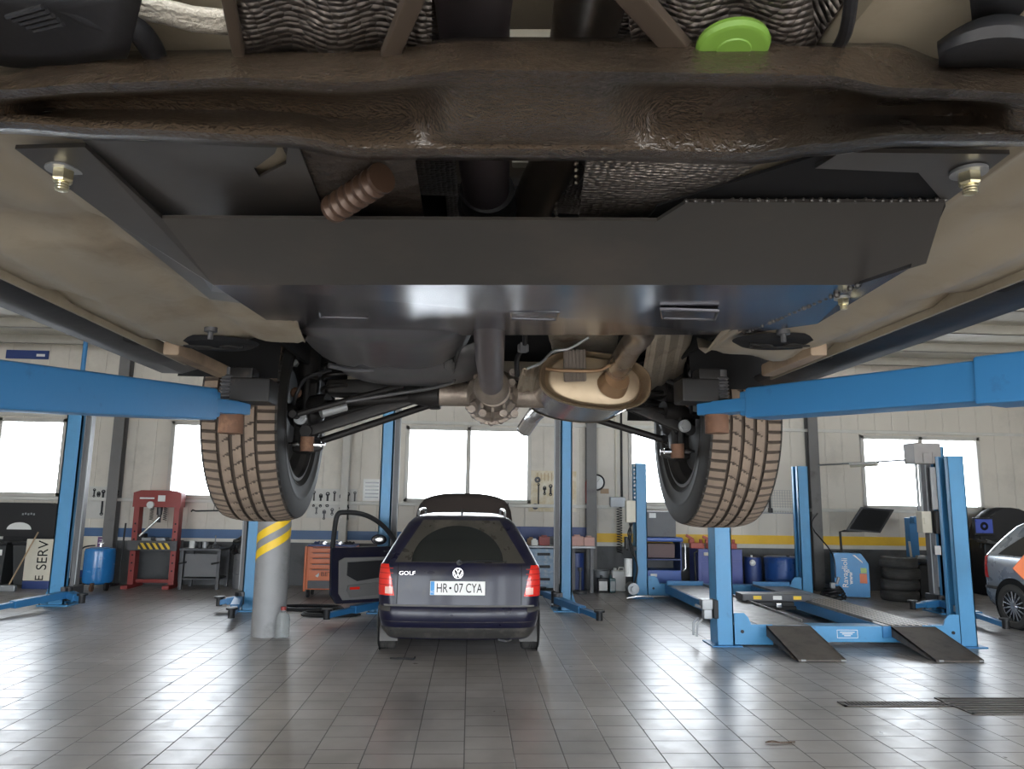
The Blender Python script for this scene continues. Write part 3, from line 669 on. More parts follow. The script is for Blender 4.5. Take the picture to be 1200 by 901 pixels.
# things nearest overhead, above the cross member
cp('sump_cover', MB().grid([[P(-120+270*i/8+20*(j/5), 72-85*(j/5)-6*math.sin(i), z=1.955+.01*math.sin(PI*i/8)) for i in range(9)] for j in range(6)]), BLACK, solid=.004)
mb = MB()
for k in range(5): mb.tube([P(8+8*k, 20+4*k, z=1.952), P(50+6*k, 8+5*k, z=1.95)], .0016, 6)
cp('moulded_rib', mb, BLACK)
cp('braided_strap', MB().grid([[P(x, y+d_, z=1.972) for d_ in (-13, -6, 0, 6, 13)] for x, y in ((108, -6), (116, 8), (150, 6), (190, 13), (225, 22), (262, 26), (275, 26))]), BRAID, solid=.003)
cp('coolant_hose', MB().tube(spline([P(70, 0, z=1.97), P(120, 22, z=1.965), P(160, 35, z=1.965), P(182, 66, z=1.968), P(186, 90, z=1.97)]), .008, 12), BLACK)
cp('bracket_rod', MB().bar(P(490, -15, z=1.962), P(456, 66, z=1.962), .012, .01, .002), ROD)
cp('bracket_rod', MB().bar(P(728, -20, z=1.965), P(800, 62, z=1.965), .016, .01, .002), ROD)
cp('bracket_rod', MB().bar(P(262, -30, z=1.965), P(280, 62, z=1.965), .008, .008, .002), ROD)
cp('foil_panel', MB().grid([[P(x, y, z=1.972+.004*math.sin(x*.06)) for x in range(278, 510, 12)] for y in (-30, 0, 30, 64)]), FOIL, solid=.002)
cp('foil_panel', MB().grid([[P(x+(y*.1), y, z=1.974+.004*math.sin(x*.06)) for x in range(735, 960, 12)] for y in (-30, 0, 30, 64)]), FOIL, solid=.002)
q = P(857, 42, z=1.968); mb = MB().lathe([(0, -.012), (.018, -.013), (.0205, -.012), (.022, -.009), (.0215, -.006), (.0, -.006)], (0, 0, 0), 'Z', 28)
mb.lathe([(.0, -.0135), (.010, -.0135), (.012, -.010)], (0, 0, 0), 'Z', 20); bmesh.ops.scale(mb.bm, vec=(1.08, .95, 1), verts=mb.bm.verts); bmesh.ops.rotate(mb.bm, verts=mb.bm.verts, cent=(0, 0, 0), matrix=Matrix.Rotation(-.22, 3, 'X')); bmesh.ops.translate(mb.bm, verts=mb.bm.verts, vec=q)
cp('green_cap', mb, LIME)
cb = cp('cable', MB().tube(spline([P(1000, -40, z=1.975), P(996, 10, z=1.97), P(990, 40, z=1.97), P(978, 62, z=1.975)]), .0042, 10), BLACK)
cp('rubber_boot', MB().grid([[P(1100+130*i/8, 78-(60*math.sin(PI*(.15+.6*i/8)))*(j/5), z=1.965-.012*math.sin(PI*j/5)) for i in range(9)] for j in range(6)]), BLACK, solid=.003)
cp('bracket', MB().poly([P(1132, -40, z=1.972), P(1240, -40, z=1.972), P(1190, 20, z=1.972), P(1140, 34, z=1.972)]), BLACK, solid=.004)
mb = MB().tube(spline([P(735, 222, z=2.02), P(745, 240, z=2.0), P(755, 250, z=2.0)]), .004, 8).tube([P(700, 232, z=2.02), P(740, 252, z=2.0)], .005, 8)
cp('loose_clip', mb, BLACK)
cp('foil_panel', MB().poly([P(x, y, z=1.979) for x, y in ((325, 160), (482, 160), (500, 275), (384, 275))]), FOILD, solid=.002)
cp('foil_panel', MB().poly([P(x, y, z=1.979) for x, y in ((690, 160), (940, 160), (800, 245), (745, 275), (676, 275))]), FOIL, solid=.002)
hA, hB = P(388, 247, z=1.955), P(448, 208, z=1.962)
cp('corrugated_hose', MB().tube([hA.lerp(hB, k/20) for k in range(21)], [(.0085, .0145, .0145)[k % 3] for k in range(21)], 16), mat('brown_hose', (.07, .04, .026), .35, .3))
# jacking rail stubs by the rear wheels
for a, b in (((200, 408), (262, 436)), ((960, 408), (900, 434))):
    cp('jacking_rail', MB().bar(P(*a, z=Z0-.012), P(*b, z=Z0-.006), .035, .03, .006), mat('muddy_rail', (.26, .19, .13), .7, dirt=(.13, .09, .06), damt=.45))
# ------------------------------------------------------------------ the lift that carries the car
def lp(name, mb, m, parent=None, **k): return obj(name, mb, m, parent or lift, world=True, **k)
for s in (-1, 1):
    xo = .03+s*1.62
    lift = thing('lift_column', 'near lift with a thick blue arm under the raised car, at the %s edge' % ('left' if s < 0 else 'right'), 'lift', (xo, 0, 0), 0, 'lifts that hold the raised car')
    mb = MB().span((xo-s*.0, -.17, 0), (xo+s*.012, .17, 3.4)).span((xo-s*.22, -.17, 0), (xo, -.158, 3.4)).span((xo-s*.22, .158, 0), (xo, .17, 3.4)).span((xo-s*.22, -.17, 0), (xo-s*.208, -.09, 3.4)).span((xo-s*.22, .09, 0), (xo-s*.208, .17, 3.4))
    lp('column', mb, BLUE, smooth=False)
    lp('base_plate', MB().box((xo-s*.1, 0, .01), (.5, .6, .02), .004), STEEL_D)
    lp('carriage', MB().box((xo-s*.16, 0, 1.95), (.16, .17, .7), .01).box((xo-s*.30, 0, 1.86), (.20, .22, .13), .01), STEEL_D)
    if s < 0: tip, far_ = P(236, 473.5, Y=1.75), P(0, 453, Y=1.16)
    else: tip, far_ = P(887, 473.5, Y=1.75), P(1200, 444.5, Y=1.20)
    d = (far_-tip).normalized(); root = tip+d*((tip.y-.12)/-d.y); 
    a_ = lp('lift_arm', MB().bar(root, tip, .085, .075, .007), BLUE)
    if s > 0: lp('arm_sleeve', MB().bar(root-d*0, far_-d*.06, .094, .086, .006), BLUE, a_)
    pad = tip-d*.16+Vector((-s*.018, 0, -.004)); 
    lp('arm_extension', MB().bar(tip+d*.3, pad, .056, .034, .004), BLUE_L if False else BLUE, a_)
    lp('arm_collar', MB().bar(tip+d*.0, tip-d*.022, .075, .06, .005), BLUE, a_)
    pz = pad+d*.045
    pd = lp('lift_pad', MB().cyl(pz+Vector((0, 0, -.064)), pz+Vector((0, 0, -.017)), .030, n=24), RUST, a_)
    lp('pad_adapter', MB().box(pz+Vector((-s*.045, .02, .045)), (.10, .085, .062), .006).box(pz+Vector((-s*.02, .01, .088)), (.06, .06, .03), .005), SUSP, pd)
    mb = MB()
    for k in range(7): mb.lathe([(.016, 0), (.021, .004), (.016, .008)], pz+Vector((s*.012, -.005, .02+.009*k)), 'Z', 14)
    lp('threaded_stem', mb.cyl(pz+Vector((s*.012, -.005, .0)), pz+Vector((s*.012, -.005, .1)), .016, n=14), STEEL_D, pd)
    a2 = lp('lift_arm', MB().bar((xo-s*.30, -.1, 1.86), (.03+s*.72, -1.35, 1.86), .085, .075, .007), BLUE)
    lp('lift_pad', MB().cyl((.03+s*.74, -1.32, 1.89), (.03+s*.74, -1.32, 1.97), .05, n=24), BLACK, a2)
# ------------------------------------------------------------------ lifts on the floor
def column_lift(loc, s, h, label, arms, riser=None, name='lift_column', grp='lift columns standing on the floor', deep=.18, wide=.34):
    """C-shaped column opening towards s along x, carriage down, arms resting low"""
    t = thing(name, label, 'lift', (loc[0], loc[1], 0), 0, grp); k = .02
    mb = MB().span((-s*deep*.5, -wide/2, .02), (-s*(deep*.5-k), wide/2, h)).span((-s*deep*.5, -wide/2, .02), (s*deep*.5, -wide/2+k, h)).span((-s*deep*.5, wide/2-k, .02), (s*deep*.5, wide/2, h))
    mb.span((s*deep*.5, -wide/2, .02), (s*(deep*.5-k), -wide*.26, h)).span((s*deep*.5, wide*.26, .02), (s*(deep*.5-k), wide/2, h))
    mb.span((-s*deep*.5, -wide/2, h), (s*deep*.5, wide/2, h+.015))
    c = obj('column', mb, BLUE_L, t, smooth=False)
    mb = MB().box((0, 0, .01), (deep+.22, wide+.16, .02), .004)
    for a in (-1, 1): mb.prism([(-s*deep*.5, .02), (-s*(deep*.5+.1), .02), (-s*deep*.5, .3)], 'Y', a*wide*.4-.008, a*wide*.4+.008)
    b = obj('base_plate', mb, BLUE_L, t, smooth=False)
    for a in (-1, 1):
        for e in (-1, 1): obj('bolt', MB().lathe([(0, .04), (.014, .04), (.014, .02), (.024, .02), (.024, .016)], (a*(deep/2+.08), e*(wide/2+.05), 0), 'Z', 6), STEEL_D, b)
    obj('carriage', MB().span((-s*deep*.3, -wide*.24, .1), (s*deep*.62, wide*.24, .95), .01).span((s*deep*.3, -wide*.6, .1), (s*deep*.9, wide*.6, .28), .012), STEEL_D, t)
    obj('inner_slide', MB().span((-s*deep*.30, -wide*.24, .28), (s*(deep*.5+.075), wide*.24, h-.06), .006), GREY_P, t)
    obj('lead_screw', MB().cyl((s*(deep*.5+.085), -wide*.20, .3), (s*(deep*.5+.085), -wide*.20, h-.06), .011, n=12), STEEL_G, t)
    obj('guide_rail', MB().span((s*deep*.5, -wide*.26, .4), (s*(deep*.5+.012), -wide*.20, h-.1)).span((s*deep*.5, wide*.2, .4), (s*(deep*.5+.012), wide*.26, h-.1)), STEEL_G, t, smooth=False)
    for (x, y, z) in arms:
        e = Vector((x-loc[0], y-loc[1], z)); r = Vector((s*deep*.75, -.16 if e.y < 0 else .16, .17)); d = (e-r).normalized()
        a = obj('lift_arm', MB().bar(r, r.lerp(e, .62), .12, .10, .008).bar(r.lerp(e, .5), e, .085, .07, .006), BLUE, t)
        obj('pivot', MB().cyl(r-Vector((0, 0, .09)), r+Vector((0, 0, .10)), .06, n=18), STEEL_D, a)
        obj('lift_pad', MB().cyl(e+Vector((0, 0, -.05)), e+Vector((0, 0, .06)), .045, n=16).cyl(e+Vector((0, 0, .06)), e+Vector((0, 0, .085)), .075, n=20), BLACK, a)
    if riser: obj('riser_pipe', MB().cyl((riser, 0, h-.1), (riser, 0, ZC-.02), .035, n=12), BLUE, t)
    return t
LC = {}
LC['B1'] = column_lift((-6.17, 11.9), 1, 3.25, 'blue lift column at the far left, in front of the cream sign boards', [(-6.45, 10.3, .12), (-5.62, 11.40, .14)], riser=-.05, deep=.24)
LC['B2'] = column_lift((-3.22, 11.5), -1, 3.25, 'blue lift column half hidden behind the round grey pillar', [(-3.62, 11.3, .13), (-3.1, 10.2, .13)])
LC['C1'] = column_lift((-1.27, 11.4), 1, 3.3, 'blue lift column standing just behind the open car door', [(-1.85, 10.15, .13), (-1.1, 12.5, .13)])
LC['C2'] = column_lift((1.50, 11.7), -1, 3.3, 'blue lift column right of the dark estate car, before the workbench', [(1.78, 10.2, .13), (1.25, 12.8, .13)])
LC['E'] = column_lift((7.60, 11.75), -1, 2.62, 'blue lift column under the grey control box, in front of the right window', [(6.95, 11.5, .13), (7.15, 9.75, .13)])
e = LC['E']
mb = MB().box((-.20, -.05, 2.52), (.46, .3, .34), .02).box((-.24, -.21, 2.45), (.1, .03, .16), .008).box((-.10, -.21, 2.45), (.06, .03, .18), .008)
cb = obj('control_box', mb, mat('warm_grey_housing', (.34, .32, .31), .5), e)
obj('conduit', MB().cyl((-.30, -.02, 1.5), (-.30, -.02, 2.4), .02, n=10).cyl((-.24, -.02, 1.5), (-.24, -.02, 2.4), .018, n=10), STEEL_G, e)
obj('side_cover', MB().span((-.18, -.2, 1.62), (-.06, -.17, 2.3), .006), STEEL_G, e)
obj('switch_box', MB().box((-.28, -.1, 1.42), (.16, .16, .34), .01).box((-.30, -.185, 1.44), (.06, .02, .1), .004), CREAM, e)
obj('relay_box', MB().box((-.12, -.22, 1.42), (.12, .08, .36), .01), BLACK, e)
obj('gas_cylinder', MB().cyl((.04, -.24, .78), (-.02, -.24, 1.85), .045, n=16), WHITE, e)
obj('cylinder_mount', MB().box((.04, -.22, .68), (.14, .1, .18), .01).box((-.02, -.22, 1.93), (.12, .1, .16), .01), BLACK, e)
obj('notice', MB().box((-.13, -.175, .98), (.1, .004, .14), 0), WHITE, e, smooth=False)
obj('hydraulic_hose', MB().tube(spline([Vector((.1, -.2, .7)), Vector((.16, -.25, 1.1)), Vector((.10, -.22, 1.9)), Vector((-.02, -.2, 2.4))]), .012, 8), BLACK, e)
# boom with a lamp from the wall column to the control box
bt = thing('lamp_boom', 'thin boom with a white tube lamp, left of the grey control box', 'lamp', (7.0, 14.3, 2.5))
q0, q1 = Vector((6.95, 14.40, 2.45)), Vector((7.16, 11.80, 2.42))
obj('boom', MB().cyl(q0, q1, .016, n=10), STEEL_G, bt, world=True)
a, b = q0.lerp(q1, .42), q0.lerp(q1, .72); dz = Vector((0, 0, -.04))
obj('lamp_housing', MB().bar(a+dz*.4, b+dz*.4, .09, .04, .01), WHITE, bt, world=True)
obj('lamp_tube', MB().cyl(a+dz*1.4, b+dz*1.4, .022, n=12), CREAM, bt, world=True)

# four-post alignment lift
fl = thing('four_post_lift', 'low blue drive-on lift with two runways and brown ramps', 'lift', (4.55, 11.1, 0))
def fp(name, mb, m, parent=None, **k): return obj(name, mb, m, parent or fl, world=True, **k)
PX0, PX1, PY0, PY1 = 3.06, 6.05, 9.02, 13.3
for x, s in ((PX0, 1), (PX1, -1)):
    for y in (PY0, PY1):
        d, w, k, h = (.20, .26, .014, 2.36 if y > 10 else 2.30); x0 = x-s*d/2; x1 = x+s*d/2
        mb = MB().span((x0, y-w/2, 0), (x0+s*k, y+w/2, h)).span((x0, y-w/2, 0), (x1, y-w/2+k, h)).span((x0, y+w/2-k, 0), (x1, y+w/2, h)).span((x1-s*k, y-w/2, 0), (x1, y-w*.22, h)).span((x1-s*k, y+w*.22, 0), (x1, y+w/2, h))
        p = fp('post', mb, BLUE_L, smooth=False)
        fp('ladder_rail', MB().span((x-s*.03, y-.025, .02), (x-s*.02, y+.025, h-.02)), STEEL_G, p, smooth=False)
        fp('foot_plate', MB().box((x, y, .008), (.36, .40, .016), .003), BLUE, p)
        # stepped cheek of the crossbeam
        xa = x+s*.11
        yy = y-.13 if y < 10 else y-.13
        pr = [(xa, .02), (xa, .38), (xa+s*.12, .38), (xa+s*.17, .33), (xa+s*.20, .25), (xa+s*.46, .25), (xa+s*.46, .02)]
        ch = fp('beam_cheek', MB().prism(pr, 'Y', yy, yy+.02), BLUE_L, p, smooth=False)
        fp('pin', MB().cyl((xa+s*.09, yy-.012, .17), (xa+s*.09, yy, .17), .02, n=14), BLACK, ch)
        fp('latch', MB().box((x+s*.02, y-.03, .43), (.10, .14, .08), .01), STEEL_G, p)
for y in (PY0, PY1): fp('crossbeam', MB().span((PX0+.12, y-.11, .05), (PX1-.12, y+.12, .235), .006), BLUE_L)
mb = MB()
for k in range(3): mb.box((4.55, PY0-.112, .165-.02*k), (.18-.05*k, .002, .009))
fr_ = MB()
for z in (.19, .10): fr_.box((4.55, PY0-.112, z), (.25, .002, .006))
for x in (-.125, .125): fr_.box((4.55+x, PY0-.112, .145), (.006, .002, .095))
fp('maker_plate_frame', fr_, WHITE, smooth=False); fp('maker_plate_lines', mb, WHITE, smooth=False)
RUNW = mat('worn_runway_steel', (.20, .195, .19), .42, .3, dirt=(.09, .08, .075), dscale=5, damt=.45)
def mesh_mat():
    m = mat('perforated_steel', (.19, .17, .15), .5, .3); N = m.node_tree.nodes; L = m.node_tree.links; tc = N.new('ShaderNodeTexCoord'); mp = N.new('ShaderNodeMapping'); mp.inputs['Rotation'].default_value = (0, 0, PI/4)
    ck = N.new('ShaderNodeTexChecker'); ck.inputs['Scale'].default_value = 17; ck.inputs['Color1'].default_value = (.36, .31, .26, 1); ck.inputs['Color2'].default_value = (.02, .018, .016, 1)
    L.new(tc.outputs['Object'], mp.inputs[0]); L.new(mp.outputs[0], ck.inputs['Vector']); L.new(ck.outputs['Color'], bsdf(m).inputs['Base Color']); return m
PERF = mesh_mat()
RAMP = mat('brown_ramp_steel', (.095, .08, .068), .6, .2, dirt=(.06, .05, .045), dscale=6, damt=.45, bump=.15, bs=90)
for x0, x1 in ((3.45, 4.10), (4.98, 5.64)):
    r = fp('runway', MB().span((x0, PY0-.13, .10), (x1, 13.1, .24), .008), BLUE)
    fp('runway_deck', MB().span((x0+.02, PY0-.12, .24), (x1-.02, 13.1, .246)), RUNW, r, smooth=False)
    fp('side_rail', MB().span((x1-.015 if x0 < 4 else x0, PY0+.1, .246), (x1 if x0 < 4 else x0+.015, 13.0, .28), .003), RUNW, r)
    fp('end_stop', MB().box(((x0+x1)/2, 13.0, .28), (x1-x0, .04, .08), .01), BLUE, r)
    if x0 > 4: fp('perforated_plate', MB().span((x0+.10, PY0-.1, .246), (x1-.03, 11.3, .252)), PERF, r, smooth=False)
    y1, y0 = PY0-.14, 8.05
    rp = fp('ramp', MB().prism([(y1, .24), (y0, .022), (y0, .004), (y1, .215)], 'X', x0+.10, x1-.02), RAMP, smooth=False)
    mb = MB()
    for x in (x0+.10, x1-.026): mb.prism([(y1, .245), (y1, .12), (y0+.1, .004), (y0, .004), (y0, .03)], 'X', x, x+.008)
    fp('ramp_cheek', mb, RAMP, rp, smooth=False)
    mb = MB()
    for x in (x0+.14, x1-.07): mb.cyl((x, y0+.01, .014), (x+.05, y0+.01, .014), .013, n=12)
    fp('roller', mb, STEEL_G, rp)
# jacking beam between the runways
j = fp('jacking_beam', MB().span((4.02, 10.9, .255), (5.06, 11.2, .36), .012), STEEL_D)
for x in (4.24, 4.84):
    fp('yellow_tag', MB().box((x, 10.897, .31), (.12, .004, .05)), YELLOW, j, smooth=False)
fp('white_tag', MB().box((4.54, 10.897, .31), (.13, .004, .055)), WHITE, j, smooth=False)
fp('jack_body', MB().box((4.54, 11.05, .19), (.55, .22, .12), .02).cyl((4.25, 10.95, .16), (4.83, 10.95, .16), .03, n=14), BLACK, j)
fp('jack_clevis', MB().box((4.56, 10.92, .2), (.08, .06, .07), .01), CHROME, j)
# lock motor beside the near left post
m_ = fp('lock_unit', MB().box((2.86, 8.98, .47), (.13, .14, .12), .012).box((2.87, 8.98, .36), (.10, .10, .12), .012), STEEL_G)
fp('lock_cover', MB().box((2.955, 8.97, .42), (.06, .17, .22), .012), BLACK, m_)
for k in range(2): fp('lock_lever', MB().tube([(2.80-.02*k, 8.95+.1*k, .30), (2.74-.02*k, 8.95+.1*k, .24), (2.73-.01*k, 8.95+.1*k, .10)], .014, 8), STEEL_G, m_)
fp('lock_arm', MB().bar((2.72, 8.96, .46), (2.88, 8.96, .40), .03, .03, .005), STEEL_D, m_)
# power unit on the far left post
pu = fp('power_unit', MB().box((2.86, 13.16, 1.50), (.17, .14, .38), .012), CREAM)
fp('hand_control', MB().box((2.80, 13.1, .95), (.12, .1, .22), .015).box((2.86, 13.1, .86), (.16, .12, .08), .01), BLACK, pu)
fp('oil_tank', MB().cyl((2.80, 13.1, .38), (2.80, 13.1, .68), .07, n=18), WHITE, pu)
fp('motor', MB().cyl((2.86, 12.95, .18), (2.86, 13.2, .18), .10, n=20).cyl((2.86, 12.90, .18), (2.86, 12.95, .18), .05, n=16), STEEL_G, pu)
for k in range(3):
    fp('hose', MB().tube(spline([Vector((2.88-.03*k, 13.05, 1.3)), Vector((2.78+.03*k, 13.0, 1.12)), Vector((2.86-.02*k, 13.02, .9)), Vector((2.93, 12.98-.02*k, .55)), Vector((2.88, 12.95, .28))]), .012, 8), BLACK, pu)
fp('pipe', MB().tube(spline([Vector((2.70, 12.75, .05)), Vector((2.9, 12.72, .09)), Vector((3.2, 12.74, .08)), Vector((3.45, 12.8, .08))]), .02, 10), CHROME, pu)
mb = MB()
for k in range(9): mb.box((2.94, 13.16, 1.75+.07*k), (.03, .01, .04), .004)
fp('chain', mb, STEEL_G, pu)
# ------------------------------------------------------------------ cars on the floor
LEV = [(.20, .76, .15, 4.12, .16), (.30, .82, .05, 4.28, .17), (.42, .85, .0, 4.36, .18), (.52, .86, .012, 4.36, .18), (.545, .855, .035, 4.34, .17), (.57, .862, .045, 4.33, .16),
       (.70, .87, .048, 4.28, .15), (.85, .868, .06, 3.9, .14), (.95, .86, .08, 3.42, .13), (.985, .842, .10, 3.22, .12),
       (1.10, .782, .185, 3.02, .11), (1.25, .700, .31, 2.74, .11), (1.40, .605, .45, 2.42, .11), (1.45, .55, .52, 2.28, .11), (1.478, .49, .60, 2.14, .12), (1.495, .36, .80, 1.95, .12), (1.50, .12, 1.1, 1.75, .08)]
def lev(z):
    for a, b in zip(LEV, LEV[1:]):
        if z <= b[0]:
            t = max(0, (z-a[0])/(b[0]-a[0])); return [a[i]+(b[i]-a[i])*t for i in range(1, 5)]
    return list(LEV[-1][1:])
def cpt(s, z, off=0.0):
    w, yr, yf, r = lev(z); a = abs(s); L = w-r; sg = 1 if s >= 0 else -1
    if a < L: x, y, n = a, yr, (0, -1)
    elif a < L+r*PI/2:
        th = (a-L)/r; x, y, n = L+r*math.sin(th), yr+r-r*math.cos(th), (math.sin(th), -math.cos(th))
    else: x, y, n = w, yr+r+(a-L-r*PI/2), (1, 0)
    y += .06*(x/w)**2*(1 if y < yr+.5 else 0)*(1 if a < L+r*PI/2 else max(0, 1-(y-yr-r)/.3))
    return Vector((sg*(x+n[0]*off), y+n[1]*off, z))
def patch(s0, s1, z0, z1, off=.004, ns=16, nz=10, f=None):
    """panel lying on the car's skin; f(t)-> (s0, s1) per height"""
    R = []
    for i in range(nz+1):
        t = i/nz; a, b = f(t) if f else (s0, s1)
        R.append([cpt(a+(b-a)*j/ns, z0+(z1-z0)*t, off) for j in range(ns+1)])
    return MB().grid(R)
def loop(z):
    w, yr, yf, r = lev(z); rt = []
    L = w-r
    for i in range(11): rt.append(cpt(L*i/10, z))
    for i in range(1, 9): rt.append(cpt(L+r*PI/2*i/8, z))
    y0 = rt[-1].y; rf = min(.45, w*.8)
    for i in range(1, 19): rt.append(Vector((w, y0+(yf-rf-y0)*i/18, z)))
    for i in range(1, 9):
        th = PI/2*i/8; rt.append(Vector((w-rf+rf*math.cos(th), yf-rf+rf*math.sin(th), z)))
    rt.append(Vector((0, yf+.02, z)))
    lf = [Vector((-p.x, p.y, p.z)) for p in rt[1:-1]][::-1]
    return rt+lf
LAMP = mat('red_lens', (.70, .025, .015), .18, var=.15, coat=.5); LENS = mat('clear_lens', (.72, .42, .36), .2)
CGLASS = mat('tinted_car_glass', (.010, .012, .012), .08, var=.2, coat=.3); DUSTG = mat('dusty_rear_glass', (.042, .038, .032), .30, dirt=(.085, .075, .062), dscale=3, damt=.42)
DTRIM = mat('dusty_black_trim', (.040, .038, .036), .55, dirt=(.10, .09, .08), dscale=7, damt=.42)
FLAP = mat('grey_mud_flap', (.11, .105, .10), .7, dirt=(.17, .16, .145), damt=.4)
SILVER = mat('silver_rim', (.62, .62, .64), .28, .9)
TYR = mat('plain_tyre', (.045, .043, .041), .7, dirt=(.085, .08, .073), damt=.4)
def car_wheel(t, x, y, s, spokes=15, r=.305, w=.195):
    prof = [(.20, -w*.42), (.225, -w*.5), (.285, -w*.5), (r-.006, -w*.42), (r, -w*.3), (r, -w*.1), (r-.008, -w*.09), (r-.008, -w*.05), (r, -w*.04), (r, w*.04), (r-.008, w*.05), (r-.008, w*.09), (r, w*.1), (r, w*.3), (r-.006, w*.42), (.285, w*.5), (.225, w*.5), (.20, w*.42)]
    wh = obj('wheel', MB().lathe(prof, (x, y, r), 'X', 48), TYR, t)
    o = s*w*.40; mb = MB().lathe([(.205, o), (.20, o-s*.02), (.19, o-s*.05), (.03, o-s*.05)], (x, y, r), 'X', 40).lathe([(0, o+s*.005), (.045, o+s*.004), (.055, o-s*.01)], (x, y, r), 'X', 24)
    for k in range(spokes):
        a = 2*PI*k/spokes; mb.bar((x+o-s*.006, y+.045*math.cos(a), r+.045*math.sin(a)), (x+o-s*.006, y+.20*math.cos(a), r+.20*math.sin(a)), .017, .018, .004, up=(1, 0, 0))
    obj('rim', mb, SILVER, wh)
    obj('rim_well', MB().lathe([(0, o-s*.045), (.19, o-s*.045)], (x, y, r), 'X', 30), BLACK_M, wh)
def wagon(name, label, loc, rz, paint, open_parts):
    t = thing(name, label, 'car', loc, rz)
    body = MB().grid([loop(l[0]) for l in LEV], cv=True); body.poly(loop(.20)[::-1]); body.poly(loop(1.50))
    obj('body', body, paint, t, angle=40)
    obj('rear_window', patch(0, 0, .995, 1.435, .004, f=lambda q: (-.70+.27*q, .70-.27*q)), DUSTG, t)
    arc = MB(); R = []
    for i in range(25):
        th = PI*i/24; R.append([cpt(-.03+rr*math.cos(th), 1.005+rr*.76*math.sin(th), .006) for rr in [.02+.47*k/8 for k in range(9)]])
    obj('wiped_glass', arc.grid(R), CGLASS, t)
    obj('rear_wiper', MB().tube([cpt(-.01, 1.0, .03), cpt(.2, 1.02, .03), cpt(.50, 1.015, .022)], [.016, .009, .006], 8).cyl(cpt(-.01, 1.0, 0), cpt(-.01, 1.0, .04), .03, n=16), BLACK, t)
    for s in (-1, 1):
        lm = obj('tail_lamp', patch(0, 0, .655, .975, .006, f=lambda q: (s*(.685+.075*q), s*(.985-.05*q))), LAMP, t)
        obj('reversing_lens', patch(s*.705, s*.785, .675, .745, .010, 4, 3), LENS, lm)
        for z in (.76, .82, .88, .93): obj('lamp_rib', patch(s*.71, s*.96, z, z+.008, .009, 10, 1), mat_red2, lm)
        obj('tailgate_gap', patch(0, 0, .57, .98, .003, 1, 10, f=lambda q: (s*(.655), s*(.662))), BLACK_M, t)
        sd = obj('side_window', patch(0, 0, 1.0, 1.395, .004, 20, 8, f=lambda q: (s*(1.12+.02*q), s*(1.78))), CGLASS, t)
        obj('side_window', patch(0, 0, 1.0, 1.395, .004, 20, 8, f=lambda q: (s*1.85, s*(2.72-.05*q))), CGLASS, t)
        obj('side_window', patch(0, 0, 1.0, 1.395, .004, 20, 8, f=lambda q: (s*2.78, s*(3.75-.62*q))), CGLASS, t)
        obj('rub_strip', patch(s*.72, s*1.28, .50, .545, .010, 14, 3), DTRIM, t)
        obj('rub_strip', patch(s*2.1, s*3.6, .50, .545, .010, 14, 3), DTRIM, t)
        for yw in (.74, 3.26):
            obj('wheel_arch', MB().lathe([(0, s*.872), (.335, s*.872), (.352, s*.880), (.360, s*.870)], (0, yw, .33), 'X', 40), BLACK_M, t)
            car_wheel(t, s*.80, yw, s)
        obj('mud_flap', MB().box((s*.765, .44, .235), (.20, .012, .21), .004), FLAP, t)
        rl = spline([Vector((s*.50, .70, 1.47)), Vector((s*.50, .78, 1.53)), Vector((s*.50, 1.2, 1.545)), Vector((s*.50, 2.0, 1.535)), Vector((s*.50, 2.12, 1.48))])
        obj('roof_rail', MB().tube(rl, .014, 10), SILVER, t)
    obj('bumper_ledge', patch(-.80, .80, .548, .566, .006, 30, 2), FLAP, t)
    obj('bumper_skirt', patch(-.86, .86, .215, .335, .005, 30, 4), DTRIM, t)
    obj('bumper_strip', patch(-.80, .80, .395, .402, .004, 30, 1), DTRIM, t)
    obj('aerial', MB().tube([(0, .72, 1.49), (0, .70, 1.56)], [.012, .006], 8), BLACK, t)
    obj('tow_eye', MB().tube([(.42, .10, .21), (.50, .06, .20), (.56, .10, .21)], .012, 8), STEEL_D, t)
    pl = obj('number_plate', MB().box(cpt(-.02, .74, .010)+Vector((-.0, .0, 0)), (.58, .012, .142), .003), mat('plate_white', (.80, .80, .78), .4), t)
    return t, pl
mat_red2 = mat('dark_red_lens', (.34, .01, .008), .25)
NAVYC = mat('dark_navy_car_paint', (.009, .009, .024), .30, var=.25, vs=3, dirt=(.022, .020, .022), dscale=2.5, damt=.40, coat=.12, rvar=.08, spec=.3)
SILVC = mat('silver_blue_car_paint', (.36, .39, .43), .28, .4, coat=.6)
golf, plate = wagon('estate_car', 'dark navy estate car with a white number plate, raised bonnet and open door', (-.09, 7.97, 0), 0, NAVYC, True)
yv = cpt(-.02, .74, .010).y-.0075
obj('country_strip', MB().box((-.285, yv, .74), (.04, .003, .136)), mat('plate_blue', (.05, .28, .62), .4), plate, smooth=False)
obj('lettering', MB().text('HR', .135, face_cam((-.185, yv, .737)), .001, .68).text('07', .135, face_cam((-.01, yv, .737)), .001, .72).text('CYA', .135, face_cam((.152, yv, .737)), .001, .66).lathe([(0, -.002), (.012, -.002)], (-.097, yv, .742), 'Y', 12), BLACK_M, plate, smooth=False)
obj('country_code', MB().text('RO', .036, face_cam((-.285, yv-.002, .70)), .001), WHITE, plate, smooth=False)
